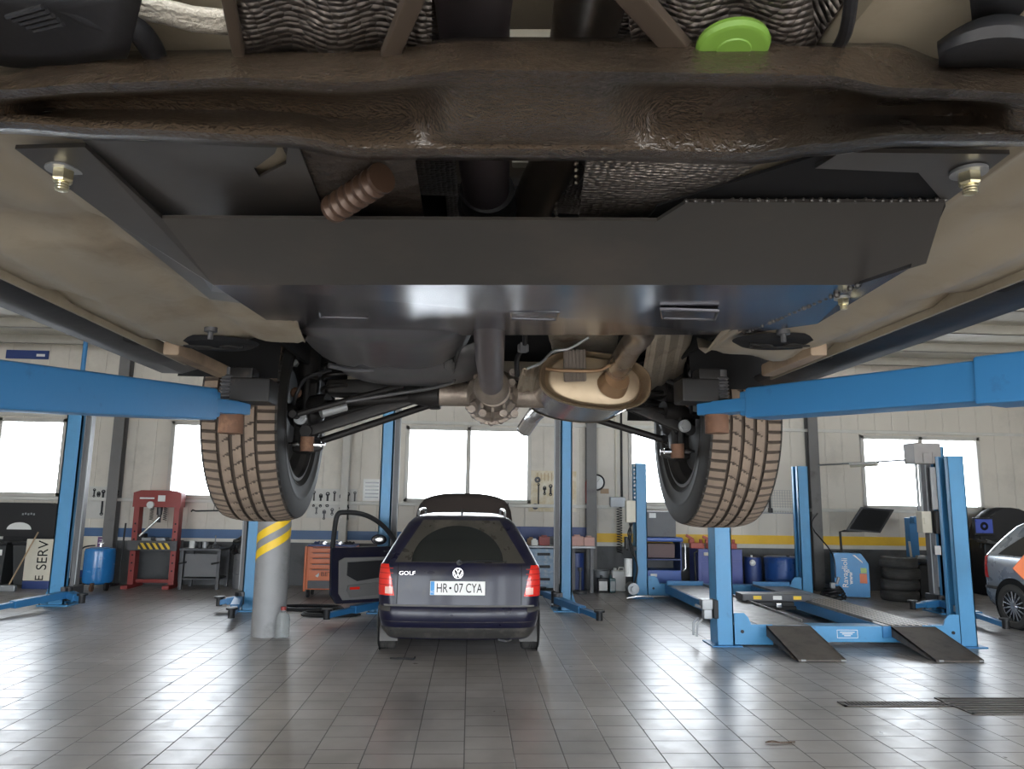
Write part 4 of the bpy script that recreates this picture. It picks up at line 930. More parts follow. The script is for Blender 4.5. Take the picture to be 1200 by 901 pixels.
# round badge: ring with a V over a W
bc = cpt(-.02, .892, .012); mb = MB().lathe([(.046, 0), (.050, -.006), (.055, -.006), (.058, 0)], bc, 'Y', 32)
def ln(a, b): mb.bar(bc+Vector((a[0], -.004, a[1])), bc+Vector((b[0], -.004, b[1])), .009, .006, 0, up=(0, 1, 0))
for s in (-1, 1):
    ln((s*.020, .042), (0, .006)); ln((s*.044, .018), (s*.018, -.040)); ln((s*.018, -.040), (0, -.002))
obj('badge', mb, CHROME, golf)
obj('badge_back', MB().lathe([(0, 0), (.055, 0), (.055, .01)], bc+Vector((0, .001, 0)), 'Y', 28), BLACK, golf)
q = cpt(-.56, .885, .008); obj('model_lettering', MB().text('GOLF', .055, face_cam(q), .001, 1.25), CHROME, golf, smooth=False)
# raised bonnet
R = []
for i in range(9):
    t = i/8; w = .80*(1-.10*t-.12*max(0, (t-.75)/.25)**2)
    R.append([Vector((w*(j/12*2-1), 3.45+.62*t, 1.02+.76*t-.09*abs(j/12*2-1)**3*(1 if t > .5 else t*2)-.02*t)) for j in range(13)])
bn = obj('bonnet', MB().grid(R), mat('bonnet_underside', (.045, .034, .030), .6, dirt=(.075, .06, .052), damt=.4), golf, solid=.02, angle=60)
obj('bonnet_stay', MB().cyl((.70, 3.75, .95), (.70, 4.0, 1.62), .008, n=8), BLACK, golf)
# open front left door, drawn in its own plane: u from the hinge outwards
H0 = Vector((-.93, 2.98, 0)); U = Vector((-.82, -.42, 0)).normalized(); Wd = Vector((-U.y, U.x, 0))
if Wd.y > 0: Wd = -Wd        # Wd points to the inner face (towards the rear of the car)
def dq(u, z, d=0): return H0+U*u+Vector((0, 0, z))+Wd*d
def dprism(pts, d0, d1):
    mb = MB(); A = [mb.bm.verts.new(dq(u, z, d0)) for u, z in pts]; B = [mb.bm.verts.new(dq(u, z, d1)) for u, z in pts]; n = len(pts)
    for i in range(n): mb._f([A[i], A[(i+1) % n], B[(i+1) % n], B[i]])
    mb._f(A[::-1]); mb._f(B); return mb
shell = [(0, .30), (.06, .22), (.88, .22), (.96, .34), (.98, .98), (.0, .98)]
dr = obj('front_door', dprism(shell, -.09, 0), NAVYC, golf)
fpath = [dq(.0, .96, -.04), dq(.06, 1.08, -.04), dq(.22, 1.26, -.04), dq(.42, 1.39, -.04), dq(.62, 1.45, -.04), dq(.84, 1.46, -.04), dq(.91, 1.43, -.04), dq(.94, 1.3, -.04), dq(.96, .97, -.04)]
obj('window_frame', MB().tube(spline(fpath, 5), .035, 10), BLACK, dr)
obj('door_glass', dprism([(.1, .98), (.12, 1.10), (.30, 1.28), (.5, 1.38), (.64, 1.42), (.84, 1.42), (.9, 1.3), (.93, .98)], -.045, -.041), GLASS, dr, smooth=False)
obj('trim_panel', dprism([(.16, .32), (.22, .27), (.80, .27), (.86, .36), (.88, .80), (.80, .84), (.1, .84), (.1, .40)], 0, .03), mat('grey_door_card', (.16, .155, .15), .7), dr)
obj('arm_rest', dprism([(.14, .58), (.62, .52), (.76, .60), (.76, .78), (.14, .80)], .03, .06), BLACK, dr)
obj('door_pocket', dprism([(.14, .34), (.70, .30), (.76, .40), (.74, .47), (.14, .50)], .03, .065), mat('grey_door_pocket', (.12, .118, .115), .7), dr)
obj('red_reflector', dprism([(.58, .41), (.72, .41), (.72, .445), (.58, .445)], .065, .07), LAMP, dr, smooth=False)
obj('door_handle', dprism([(.14, .90), (.22, .90), (.22, .93), (.14, .93)], 0, .02), CHROME, dr)
mq = dq(.24, 1.07, -.17); mm = MB().ball((0, 0, 0), 1, (.115, .045, .075), 18); bmesh.ops.translate(mm.bm, verts=mm.bm.verts, vec=mq)
mr_ = obj('door_mirror', mm, NAVYC, dr); g = MB().ball((0, 0, 0), 1, (.092, .02, .058), 16); bmesh.ops.translate(g.bm, verts=g.bm.verts, vec=mq+Vector((0, -.038, 0)))
obj('mirror_glass', g, CHROME, mr_)
silv, pl2 = wagon('estate_car', 'silver estate car at the right edge, only its rear flank in view', (8.50, 10.95, 0), PI, SILVC, False)
# orange sign at the edge of the picture
sg = thing('diamond_sign', 'orange diamond sign whose corner pokes in at the right edge', 'sign', (5.98, 7.6, 0))
obj('board', MB().box((0, 0, 1.04), (.40, .012, .40), .006, (0, PI/4, 0)), ORANGE, sg); obj('stand', MB().cyl((0, .02, 0), (0, .02, 1.0), .015, n=10).cyl((0, .02, 0), (0, .02, .03), .16, n=20), STEEL_D, sg)
# ------------------------------------------------------------------ round pillar and floor things
COLG = mat('grey_pillar_paint', (.24, .24, .245), .45, dirt=(.15, .15, .15), dscale=3, damt=.4)
t = thing('support_pillar', 'round grey pillar with two slanting yellow bands', 'pillar', (-2.42, 9.45, 0))
obj('shaft', MB().cyl((0, 0, 0), (0, 0, ZC), .20, n=40), COLG, t)
def band(z0, wd):
    R = []
    for i in range(49):
        a = PI+PI*i/48*1.02; z = z0+.36*(i/48)
        R.append([(.2025*math.cos(a), .2025*math.sin(a), z), (.2025*math.cos(a), .2025*math.sin(a), z+wd)])
    return MB().grid(R)
obj('yellow_band', band(1.04, .105), YELLOW, t); obj('yellow_band', band(.84, .105), YELLOW, t)
CLEAR = bpy.data.materials.new('clear_bottle_plastic'); CLEAR.use_nodes = True; b_ = bsdf(CLEAR); b_.inputs['Transmission Weight'].default_value = .85; b_.inputs['Roughness'].default_value = .12; b_.inputs['IOR'].default_value = 1.2; b_.inputs['Base Color'].default_value = (.85, .88, .88, 1)
t = thing('water_bottle', 'clear plastic water bottle with a red cap at the pillar foot', 'bottle', (-2.21, 9.28, 0))
obj('bottle', MB().lathe([(0, 0), (.075, 0), (.085, .02), (.085, .09), (.08, .1), (.085, .11), (.085, .18), (.08, .19), (.085, .2), (.07, .27), (.025, .31), (.025, .33)], (0, 0, 0), 'Z', 24), CLEAR, t)
obj('cap', MB().cyl((0, 0, .32), (0, 0, .36), .03, n=18), RED, t)

def label_on(name, txt, size, at, m, parent, sx=1, right=(1, 0, 0), up=(0, 0, 1), d=.001, bold=0.0):
    return obj(name, MB().text(txt, size, face_cam(at, right, up), d, sx, bold=bold), m, parent, smooth=False)
# tool chest
t = thing('tool_chest', 'orange roller tool chest beside the open car door', 'tool chest', (-2.33, 13.1, 0))
obj('body', MB().span((-.40, -.23, .13), (.40, .25, .84), .012), ORANGE, t)
obj('plinth', MB().span((-.36, -.245, .15), (.40, -.22, .28), .004), STEEL_D, t)
for i, (z0, z1) in enumerate(((.30, .47), (.475, .56), (.565, .655), (.66, .745), (.75, .83))):
    d = obj('drawer', MB().span((-.34, -.25, z0), (.36, -.22, z1), .006), ORANGE, t); obj('drawer_handle', MB().span((-.30, -.262, z1-.018), (.32, -.248, z1-.006), .003), STEEL_D, d)
    if i == 0:
        label_on('lettering', 'BETA', .095, (-.02, -.252, .385), BLACK_M, d, 1.2); obj('white_arrow', MB().prism([(-.24, .36), (-.18, .41), (-.18, .36), (-.20, .335)], 'Y', -.253, -.25), WHITE, d, smooth=False)
obj('side_post', MB().span((-.44, -.24, .10), (-.40, -.18, .84), .008), ORANGE, t)
for x in (-.36, .36):
    for y in (-.18, .18): obj('castor', MB().cyl((x-.02, y, .06), (x+.02, y, .06), .06, n=18).box((x, y, .115), (.05, .06, .03), .004), BLACK, t)
obj('top_tray', MB().span((-.40, -.23, .84), (.40, .25, .87), .006), NAVY, t)
def clutter(name, label, cat, grp, spots, mats, kind):
    for i, (x, y, z) in enumerate(spots):
        random.seed(i*7+len(label)); mb = MB()
        kind(mb, i)
        o = obj(name, mb, mats[i % len(mats)]); o.location = (x, y, z); ORG[o] = Vector((x, y, z)); tag(o, label[i], cat, grp)
def k_rag(mb, i):
    random.seed(i); mb.grid([[(-.09+.18*u/8, -.07+.14*v/8, .012+.028*math.sin(u*1.3+i)**2*math.sin(v*.9+i)**2+.02*math.exp(-((u-4)**2+(v-4)**2)/6)) for u in range(9)] for v in range(9)])
    mb.box((0, 0, .008), (.15, .11, .016), .006)
clutter('rag', ['navy rag at the left end of the orange tool chest top', 'navy rag in the middle of the orange tool chest top', 'dark rag at the right end of the orange tool chest top'], 'rag', 'rags on the tool chest', [(-2.60, 13.2, .871), (-2.32, 13.2, .871), (-2.08, 13.2, .871)], [NAVY, NAVY, BLACK], k_rag)
def k_socket(mb, i): mb.cyl((0, -.06, .02), (0, .06, .02), .018, n=12).cyl((0, .06, .02), (0, .10, .02), .026, n=12).bar((-.09, 0, .02), (0, -.04, .02), .016, .016, .004)
clutter('ratchet', ['bright ratchet on the chest top, left', 'bright ratchet on the chest top, right'], 'tool', 'ratchets on the tool chest', [(-2.46, 12.96, .872), (-2.2, 12.96, .872)], [CHROME, CHROME], k_socket)
# air hoses on the floor
for (x, y, r, lab) in ((-2.35, 11.55, .42, 'black air hose coiled on the floor below the orange chest'), (-1.95, 11.0, .36, 'black air hose coiled on the floor in front of the open car door')):
    pts = [Vector((r*(1-.07*k/30)*math.cos(k*.42)*1.15, r*(.55-.04*k/30)*math.sin(k*.42), .016+.012*(k//15))) for k in range(46)]
    o = obj('air_hose', MB().tube(spline(pts, 3), .015, 8), BLACK); o.location = (x, y, 0); tag(o, lab, 'hose', 'air hoses on the floor')
# bench at the left
t = thing('metal_bench', 'dark grey metal bench right of the red press', 'bench', (-4.70, 14.1, 0))
obj('table_top', MB().span((-.50, -.3, .68), (.24, .3, .72), .008), STEEL_D, t)
for x in (-.45, .20):
    for y in (-.25, .25): obj('leg', MB().span((x-.03, y-.03, 0), (x+.03, y+.03, .68), .005), STEEL_D, t)
obj('front_panel', MB().span((-.40, -.24, .22), (.16, -.225, .62), .004), GREY_P, t)
obj('shelf', MB().span((-.44, -.26, .17), (.20, .26, .195), .005), STEEL_D, t)
for x in (-.42, .16): obj('crank', MB().tube([(x-.08, -.28, .45), (x+.06, -.28, .48)], .016, 8), BLACK, t)
def k_can(mb, i):
    h = (.13, .11, .12, .15)[i % 4]; mb.lathe([(0, 0), (.05, 0), (.052, .006), (.05, .012), (.05, h-.012), (.052, h-.006), (.05, h), (.03, h-.004), (0, h-.006)], (0, 0, 0), 'Z', 24)
clutter('can', ['white tin can on the grey metal bench', 'black tin can on the grey metal bench', 'pale grey tin can on the grey metal bench'], 'can', 'cans on the metal bench', [(-5.03, 13.95, .72), (-4.90, 13.98, .72), (-4.79, 13.93, .72)], [WHITE, BLACK, STEEL_G], k_can)
def k_lump(mb, i):
    random.seed(i+3)
    for q in range(5): mb.box((random.uniform(-.09, .09), random.uniform(-.05, .05), .03+.02*(q % 2)), (random.uniform(.05, .12), random.uniform(.04, .08), .05), .01, (0, random.uniform(-.3, .3), random.uniform(0, 3)))
clutter('tool_pile', ['small pile of bright tools on the left of the metal bench', 'dark pile of parts on the right of the metal bench'], 'tools', 'tool piles on the metal bench', [(-5.04, 14.16, .72), (-4.64, 13.92, .72)], [STEEL_G, STEEL_D], k_lump)
t = thing('funnel', 'grey funnel with an upright spout on the metal bench', 'funnel', (-4.68, 14.12, .72)); obj('cone', MB().lathe([(.09, .02), (.085, 0), (.02, .07), (.010, .1), (.008, .22)], (0, 0, 0), 'Z', 22), STEEL_G, t, solid=.003)
t = thing('scrap_bin', 'grey drum with a black bag over it, left of the lift column', 'bin', (-4.07, 14.15, 0))
obj('drum', MB().lathe([(0, 0), (.24, 0), (.25, .02), (.25, .25), (.258, .26), (.25, .27), (.25, .5), (.258, .51), (.25, .52), (.25, .70)], (0, 0, 0), 'Z', 30), GREY_P, t)
R = []
for i in range(9):
    R.append([(((.27+.03*math.sin(j*1.9+i)+.02*math.sin(j*3.1)) if i < 6 else .24*(9-i)/4)*math.cos(2*PI*j/24)*1.1, ((.27+.03*math.sin(j*1.9+i)) if i < 6 else .24*(9-i)/4)*math.sin(2*PI*j/24), .62+.045*i+.02*math.sin(j*2+i)) for j in range(24)])
obj('bag', MB().grid(R, cv=True), mat('black_bag', (.015, .015, .016), .25), t, angle=60)

# red shop press
t = thing('shop_press', 'red hydraulic press with a yellow and black striped bed', 'press', (-5.74, 14.1, 0))
for x in (-.36, .36):
    u = obj('upright', MB().span((x-.05, -.09, .04), (x+.05, .09, 1.60), .006), RED, t)
    mb = MB()
    for k in range(7): mb.cyl((x, -.093, .3+.14*k), (x, -.089, .3+.14*k), .016, n=12)
    obj('pin_hole', mb, BLACK_M, u)
    obj('foot', MB().span((x-.06, -.32, 0), (x+.06, .32, .06), .006), RED, t)
obj('head_beam', MB().prism([(-.43, 1.44), (.43, 1.44), (.43, 1.70), (.30, 1.745), (-.30, 1.745), (-.43, 1.70)], 'Y', -.11, .11), RED, t, smooth=False)
obj('white_plate', MB().box((.08, -.113, 1.60), (.13, .004, .11)), WHITE, t, smooth=False); obj('maker_strip', MB().box((-.18, -.113, 1.60), (.26, .004, .028)), WHITE, t, smooth=False)
obj('gauge', MB().cyl((-.10, -.16, 1.48), (-.10, -.10, 1.48), .062, n=24), WHITE, t)
obj('ram', MB().cyl((.02, 0, 1.30), (.02, 0, 1.46), .05, n=20).cyl((.02, 0, 1.16), (.02, 0, 1.30), .032, n=18), STEEL_D, t)
obj('return_spring', MB().tube([Vector((.12+.03*math.cos(k*.6), .03*math.sin(k*.6), 1.20+.0035*k)) for k in range(70)], .006, 6), BLACK, t)
obj('return_spring', MB().tube([Vector((-.12+.03*math.cos(k*.6), .03*math.sin(k*.6), 1.20+.0035*k)) for k in range(70)], .006, 6), BLACK, t)
obj('pump_lever', MB().cyl((-.22, -.2, .92), (.09, -.15, 1.26), .022, n=12), CHROME, t)
HZ = mat('hazard_bands', YELLOW.node_tree and (.75, .5, .03), .5)
def hazard():
    m = HZ; N = m.node_tree.nodes; L = m.node_tree.links; tc = N.new('ShaderNodeTexCoord'); mp = N.new('ShaderNodeMapping'); mp.inputs['Rotation'].default_value = (0, math.radians(35), 0)
    w = N.new('ShaderNodeTexWave'); w.inputs['Scale'].default_value = 3.6; w.bands_direction = 'X'; rp = N.new('ShaderNodeValToRGB'); rp.color_ramp.interpolation = 'CONSTANT'
    rp.color_ramp.elements[0].color = (.02, .02, .02, 1); rp.color_ramp.elements[1].position = .5; rp.color_ramp.elements[1].color = (.72, .47, .03, 1)
    L.new(tc.outputs['Object'], mp.inputs[0]); L.new(mp.outputs[0], w.inputs['Vector']); L.new(w.outputs['Fac'], rp.inputs[0]); L.new(rp.outputs[0], bsdf(m).inputs['Base Color'])
hazard()
bd = obj('bed', MB().span((-.44, -.16, .66), (.44, -.12, .84), .006).span((-.44, .12, .66), (.44, .16, .84), .006), STEEL_D, t)
obj('hazard_plate', MB().box((.04, -.163, .745), (.56, .004, .11)), HZ, bd, smooth=False)
for x in (-.12, .14): obj('press_block', MB().box((x, -.05, .865), (.16, .2, .05), .006), STEEL_G, t)
obj('vee_block', MB().prism([(-.30, .84), (-.18, .84), (-.18, .96), (-.24, .92), (-.30, .96)], 'Y', -.1, .05), BLACK, t, smooth=False)
obj('base_tie', MB().span((-.36, .02, .08), (.36, .08, .14), .006), RED, t)

# oil drainer
t = thing('oil_drainer', 'blue upright oil drain tank on wheels, left of the red press', 'tank', (-6.52, 13.70, 0))
TB = mat('blue_tank_enamel', (.02, .19, .50), .25, coat=.3, dirt=(.02, .1, .26), damt=.33)
obj('tank', MB().lathe([(0, .12), (.18, .10), (.235, .13), (.25, .18), (.25, .38), (.254, .39), (.25, .40), (.25, .66), (.235, .71), (.15, .735), (0, .74)], (0, 0, 0), 'Z', 36), TB, t)
obj('frame', MB().tube([(-.3, -.1, .08), (-.3, .2, .08), (.28, .2, .08), (.28, -.1, .08)], .018, 8).tube([(.27, .2, .08), (.29, .2, .9), (.30, .2, 1.15)], .016, 8), BLACK, t)
for x in (-.22, .24): obj('wheel', MB().cyl((x-.02, -.18, .07), (x+.02, -.18, .07), .07, n=20).cyl((x-.024, -.18, .07), (x+.024, -.18, .07), .03, n=14), BLACK, t)
obj('front_castor', MB().cyl((.02, -.28, .055), (.06, -.28, .055), .055, n=18).box((.04, -.27, .12), (.05, .07, .04), .005), RUST, t)
obj('valve', MB().cyl((0, 0, .73), (0, 0, .80), .025, n=14).bar((-.05, 0, .80), (.05, 0, .80), .02, .02, .004), CHROME, t)
obj('drain_hose', MB().tube(spline([Vector((-.1, 0, .76)), Vector((-.26, -.1, .72)), Vector((-.33, -.15, .5)), Vector((-.30, -.16, .2)), Vector((-.27, -.1, .1))]), .014, 8), BLACK, t)
# sign boards behind the left column
t = thing('sign_board', 'cream board lettered SERV sideways, behind the far left lift column', 'sign', (-7.50, 13.72, 0)); t.rotation_euler = (0, 0, 0)
obj('board', MB().box((0, 0, .50), (.62, .03, .72), .02), CREAM, t); label_on('lettering', 'SERV', .25, (.0, -.018, .58), BLACK_M, t, .95, (0, 0, 1), (-1, 0, 0)); label_on('lettering', 'E', .20, (-.02, -.018, .19), BLACK_M, t, 1, (0, 0, 1), (-1, 0, 0))
obj('dark_foot', MB().box((0, .01, .07), (.62, .05, .14), .01), NAVY, t)
t = thing('sign_board', 'cream board with a purple lettered strip, left of the blue drain tank', 'sign', (-6.98, 14.42, 0))
obj('board', MB().box((0, 0, .57), (.42, .03, .62), .006), CREAM, t); s_ = obj('purple_strip', MB().box((.12, -.017, .57), (.13, .004, .60)), mat('purple_print', (.14, .06, .18), .5), t, smooth=False)
label_on('lettering', 'LARGE E MU', .095, (.12, -.0205, .57), WHITE, s_, 1, (0, 0, 1), (-1, 0, 0)); obj('blue_foot', MB().box((0, .0, .20), (.46, .05, .13), .006), NAVY, t); obj('stand', MB().box((0, .01, .07), (.30, .06, .14), .01), WHITE, t)
# bins and the black hood at the far left
for x, y, lab, lb in ((-8.42, 13.95, 'black waste bin with a white lettered label, far left', True), (-7.82, 14.05, 'plain black waste bin behind the leaning broom', False)):
    t = thing('waste_bin', lab, 'bin', (x, y, 0), 0, None)
    mb = MB().grid([[(a*w, b*w*.9, z) for a, b in ((-1, -1), (1, -1), (1, 1), (-1, 1))] for z, w in ((.06, .22), (.74, .27))], cv=True); mb.poly([(-.22, -.198, .06), (.22, -.198, .06), (.22, .198, .06), (-.22, .198, .06)])
    obj('bin_body', mb, mat('dark_bin_plastic', (.035, .037, .037), .6), t, smooth=False); obj('lid', MB().box((0, 0, .77), (.58, .54, .05), .02), BLACK, t); 
    for k in (-1, 1): obj('wheel', MB().cyl((k*.2-.02, .16, .06), (k*.2+.02, .16, .06), .06, n=16), BLACK, t)
    if lb: l_ = obj('label', MB().box((.04, -.252, .62), (.36, .006, .10), 0), WHITE, t, smooth=False); label_on('lettering', 'PAPIR', .085, (.04, -.256, .62), BLACK_M, l_, 1, bold=.002)
t = thing('machine_hood', 'wide black machine hood with a pale half-round opening, below the far left window', 'machine', (-8.25, 14.42, 0))
obj('hood', MB().prism([(-.62, .86), (.56, .86), (.62, 1.0), (.55, 1.42), (.40, 1.48), (-.50, 1.48), (-.62, 1.38)], 'Y', -.05, .14), BLACK, t, smooth=False)
obj('opening', MB().prism([(-.10+.22*math.cos(PI*k/16), .99+.13*math.sin(PI*k/16)) for k in range(17)], 'Y', -.056, -.05), WHITE, t, smooth=False)
mb = MB()
for k in range(5): mb.box((-.06+.05*k, -.053, 1.27+.01*(k % 2)), (.03, .004, .035))
obj('faded_print', mb, STEEL_G, t, smooth=False)
obj('stand', MB().box((0, .12, .43), (.9, .10, .86), .02), BLACK, t)
t = thing('broom', 'broom with a tan handle leaning between the bin and the SERV board', 'broom', (-7.72, 13.35, 0))
obj('handle', MB().cyl((-.10, -.0, .10), (.10, .34, .98), .012, n=10), mat('broom_wood', (.40, .28, .17), .6), t); obj('head', MB().box((-.105, 0, .055), (.26, .08, .11), .02), STEEL_G, t)
t = thing('wall_sign', 'dark blue sign high on the wall at the far left', 'sign', (-8.7, 14.584, 4.25)); obj('board', MB().box((0, 0, .08), (.80, .03, .17), .004), NAVY, t); obj('white_print', MB().box((.26, -.017, .07), (.16, .004, .05)), WHITE, t, smooth=False)

# hanging tools on the wall
PEG = mat('pale_peg_board', (.52, .51, .48), .6)
def wrench(mb, x, z, L, w):
    mb.bar((x, 0, z), (x, 0, z-L), w, .010, .003, up=(0, 1, 0))
    for zz, r in ((z, w*1.0), (z-L, w*.85)): mb.lathe([(r*.5, -.006), (r, -.006), (r, .006), (r*.5, .006)], (x, 0, zz), 'Y', 16, closed=True)
def hang(x0, dx, n, y, z, lens, lab, grp, w=.03, m=None):
    for k in range(n):
        mb = MB(); L = lens[k % len(lens)]; wrench(mb, 0, 0, L, w*(.8+.3*((k*7) % 3)/2))
        if k % 3 == 1: mb.box((0, 0, -.02), (.07, .012, .05), .005)
        o = obj('spanner', mb, m or BLACK); o.location = (x0+dx*k, y-.002, z-.03*((k*5) % 3)); ORG[o] = Vector(o.location); tag(o, lab, 'tool', grp)
t = thing('peg_board', 'pale peg board behind the far left lift column, hung with black tools', 'tool board', (-6.98, 14.588, 1.2)); obj('panel', MB().box((0, 0, .30), (.62, .016, .60), .004), PEG, t)
hang(-7.16, .085, 6, 14.572, 1.74, (.12, .05, .42, .40), 'black tool hanging on the peg board at the far left', 'tools on the left peg board', .032)
t = thing('peg_board', 'pale peg board above the orange tool chest, hung with black tools', 'tool board', (-2.62, 14.588, 1.28)); obj('panel', MB().box((-.05, 0, .27), (.95, .016, .56), .004), PEG, t)
hang(-3.02, .13, 7, 14.572, 1.76, (.26, .20, .22, .18, .12), 'black tool in the upper row above the orange tool chest', 'upper tools above the chest', .036)
hang(-2.96, .15, 5, 14.572, 1.46, (.10, .14, .08), 'small dark tool in the lower row above the orange tool chest', 'lower tools above the chest', .03, STEEL_D)
t = thing('poster', 'pale poster on the wall behind the lift column by the open door', 'poster', (-1.92, 14.596, 1.62)); obj('sheet', MB().box((0, 0, .20), (.34, .006, .42)), WHITE, t, smooth=False)
mb = MB()
for k in range(5): mb.box((0, -.004, .06+.07*k), (.26, .002, .025))
obj('print', mb, STEEL_G, t, smooth=False)
t = thing('crowbar', 'black bar hung level on the wall above the metal bench', 'tool', (-4.9, 14.568, 1.36)); obj('bar', MB().tube([(-.42, 0, 0), (-.39, -.02, .03), (-.34, 0, .01), (.4, 0, .03)], .016, 8), BLACK, t); obj('hook', MB().cyl((0, 0, .01), (0, .03, .2), .006, n=8), STEEL_D, t)

# bench behind the dark car
t = thing('workbench', 'long workbench with pale blue drawers behind the dark estate car', 'workbench', (1.72, 14.15, 0))
obj('worktop', MB().span((-.75, -.33, .80), (.62, .33, .84), .008), STEEL_G, t)
DB = mat('scuffed_blue_drawer', (.20, .30, .42), .4, dirt=(.42, .45, .48), dscale=9, damt=.42)
cb = obj('drawer_cabinet', MB().span((-.72, -.30, .08), (-.02, .30, .79), .01), DB, t)
for k in range(3):
    d = obj('drawer', MB().span((-.69, -.325, .12+.225*k), (-.05, -.30, .325+.225*k), .01), DB, t); obj('drawer_pull', MB().box((-.34, -.33, .24+.225*k), (.24, .02, .05), .012), BLACK, d)
for x in (.22, .56): obj('leg', MB().span((x-.03, -.3, 0), (x+.03, -.24, .80), .004), GREY_P, t)
obj('side_drum', MB().cyl((.30, .0, .02), (.30, .0, .70), .16, n=24), NAVY, t)
PINK = mat('faded_pink_plastic', (.50, .28, .24), .5); BRN = mat('brown_carton', (.36, .25, .16), .7)
def k_box(mb, i): s = (.14, .20, .16, .12, .22)[i % 5]; mb.box((0, 0, s*.4), (s, s*.8, s*.8), .008).box((0, 0, s*.8+.012), (s*.5, s*.4, .03), .005)
bl = ['carton', 'dark box', 'grinder case', 'pale box', 'pink tray', 'battery case', 'red case']
bx = [(1.17, BRN, 'brown carton at the left end of the workbench'), (1.40, RED, 'red case on the workbench beside the brown carton'), (1.55, STEEL_D, 'dark grey case in the middle of the workbench'), (1.22, WHITE, 'small white box at the front of the workbench'), (2.02, PINK, 'faded pink box on the workbench right of the lift column'), (2.10, STEEL_G, 'grey box at the back right of the workbench'), (2.24, PINK, 'faded pink box at the right end of the workbench')]
for i, (x, m, lab) in enumerate(bx):
    mb = MB(); k_box(mb, i); o = obj('box', mb, m); o.location = (x, 14.05+(.14 if i in (0, 2, 5) else -.08), .84); ORG[o] = Vector(o.location); tag(o, lab, 'box', 'boxes on the workbench')
def k_vice(mb, i): mb.box((0, 0, .05), (.14, .18, .10), .015).box((0, -.1, .11), (.16, .05, .08), .01).box((0, .05, .11), (.16, .06, .08), .01).cyl((0, -.22, .08), (0, -.1, .08), .018, n=12).cyl((-.08, -.22, .08), (.08, -.22, .08), .009, n=8)
mb = MB(); k_vice(mb, 0); o = obj('bench_vice', mb, STEEL_D); o.location = (1.72, 13.98, .84); tag(o, 'dark bench vice on the workbench, left of the lift column', 'vice')
t = thing('splash_board', 'long navy board on the wall behind the workbench', 'board', (1.57, 14.575, .86)); obj('panel', MB().box((0, 0, .15), (1.5, .03, .30), .006), NAVY, t)
# yellowed tool board
YB_ = mat('yellowed_board', (.56, .47, .30), .6, dirt=(.68, .64, .54), dscale=4, damt=.5)
t = thing('tool_board', 'yellowed tool board on the wall above the workbench', 'tool board', (1.62, 14.585, 1.45)); obj('panel', MB().box((0, 0, .40), (.95, .02, .80), .006), YB_, t)
mb = MB()
for k in range(9): mb.box((-.30+.07*k, -.012, .68), (.012, .006, .16))
obj('slot_rack', mb, BRN, t)
for (x, z, r) in ((-.30, .62, .06), (-.34, .1, .06)): obj('grinding_disc', MB().lathe([(.015, -.02), (r, -.02), (r, -.012), (.015, -.012)], (x, 0, z), 'Y', 20, closed=True), STEEL_D, t)
hang(1.34, .12, 3, 14.560, 1.98, (.40, .12, .16), 'dark tool on the yellowed board above the workbench', 'tools on the yellowed board', .034)
for k, (x, z) in enumerate(((1.80, 1.92), (1.74, 1.66))):
    mb = MB().tube(spline([Vector((-.09, 0, -.06)), Vector((-.05, 0, .03)), Vector((.06, 0, .05)), Vector((.08, 0, -.07)), Vector((.05, 0, -.12))]), .012, 8); o = obj('c_clamp', mb, STEEL_D); o.location = (x, 14.556, z); tag(o, 'curved clamp on the yellowed tool board', 'tool', 'curved clamps on the yellowed board')
t = thing('fire_extinguisher', 'red fire extinguisher on the wall beside the grey column', 'fire extinguisher', (2.34, 14.493, 1.62))
obj('cylinder', MB().lathe([(0, 0), (.07, 0), (.08, .02), (.08, .42), (.06, .48), (.03, .50), (.03, .53), (0, .53)], (0, 0, 0), 'Z', 26), RED, t); obj('valve', MB().box((0, 0, .55), (.06, .05, .06), .008).bar((-.02, 0, .58), (.08, -.02, .60), .02, .015, .003), BLACK, t); obj('nozzle_hose', MB().tube(spline([Vector((.03, 0, .55)), Vector((.11, -.02, .48)), Vector((.10, -.02, .2))]), .012, 8), BLACK, t)
obj('bracket', MB().box((0, .09, .3), (.1, .03, .1), .004), STEEL_D, t)
t = thing('wall_clock', 'round white-faced clock on the wall above the fire extinguisher', 'clock', (2.50, 14.588, 1.88)); obj('rim', MB().lathe([(.13, -.03), (.15, -.04), (.165, -.02), (.165, .01)], (0, 0, .16), 'Y', 36), BLACK, t); obj('face', MB().lathe([(0, -.02), (.14, -.02)], (0, 0, .16), 'Y', 36), WHITE, t); obj('hands', MB().bar((0, -.025, .16), (.05, -.025, .23), .01, .003).bar((0, -.025, .16), (-.09, -.025, .17), .008, .003), BLACK_M, t)
t = thing('note', 'small tan note on the wall below the clock', 'note', (2.66, 14.597, 1.82)); obj('card', MB().box((0, 0, .05), (.17, .006, .10)), BRN, t, smooth=False)
t = thing('junction_box', 'pale junction box on the wall with conduits and a coiled cable', 'electrical box', (2.90, 14.52, 1.56))
obj('housing', MB().box((0, 0, .10), (.30, .14, .20), .012), STEEL_G, t); obj('conduit', MB().cyl((-.02, .05, .2), (-.02, .05, 2.9), .018, n=10), CREAM, t); obj('conduit', MB().cyl((.10, .05, .2), (.10, .05, 2.9), .022, n=10), BLACK, t)
obj('coiled_cable', MB().tube([Vector((.02+.05*math.sin(k*.55), -.09+.05*math.cos(k*.55), -.0-.0042*k)) for k in range(210)], .008, 6), BLACK, t)
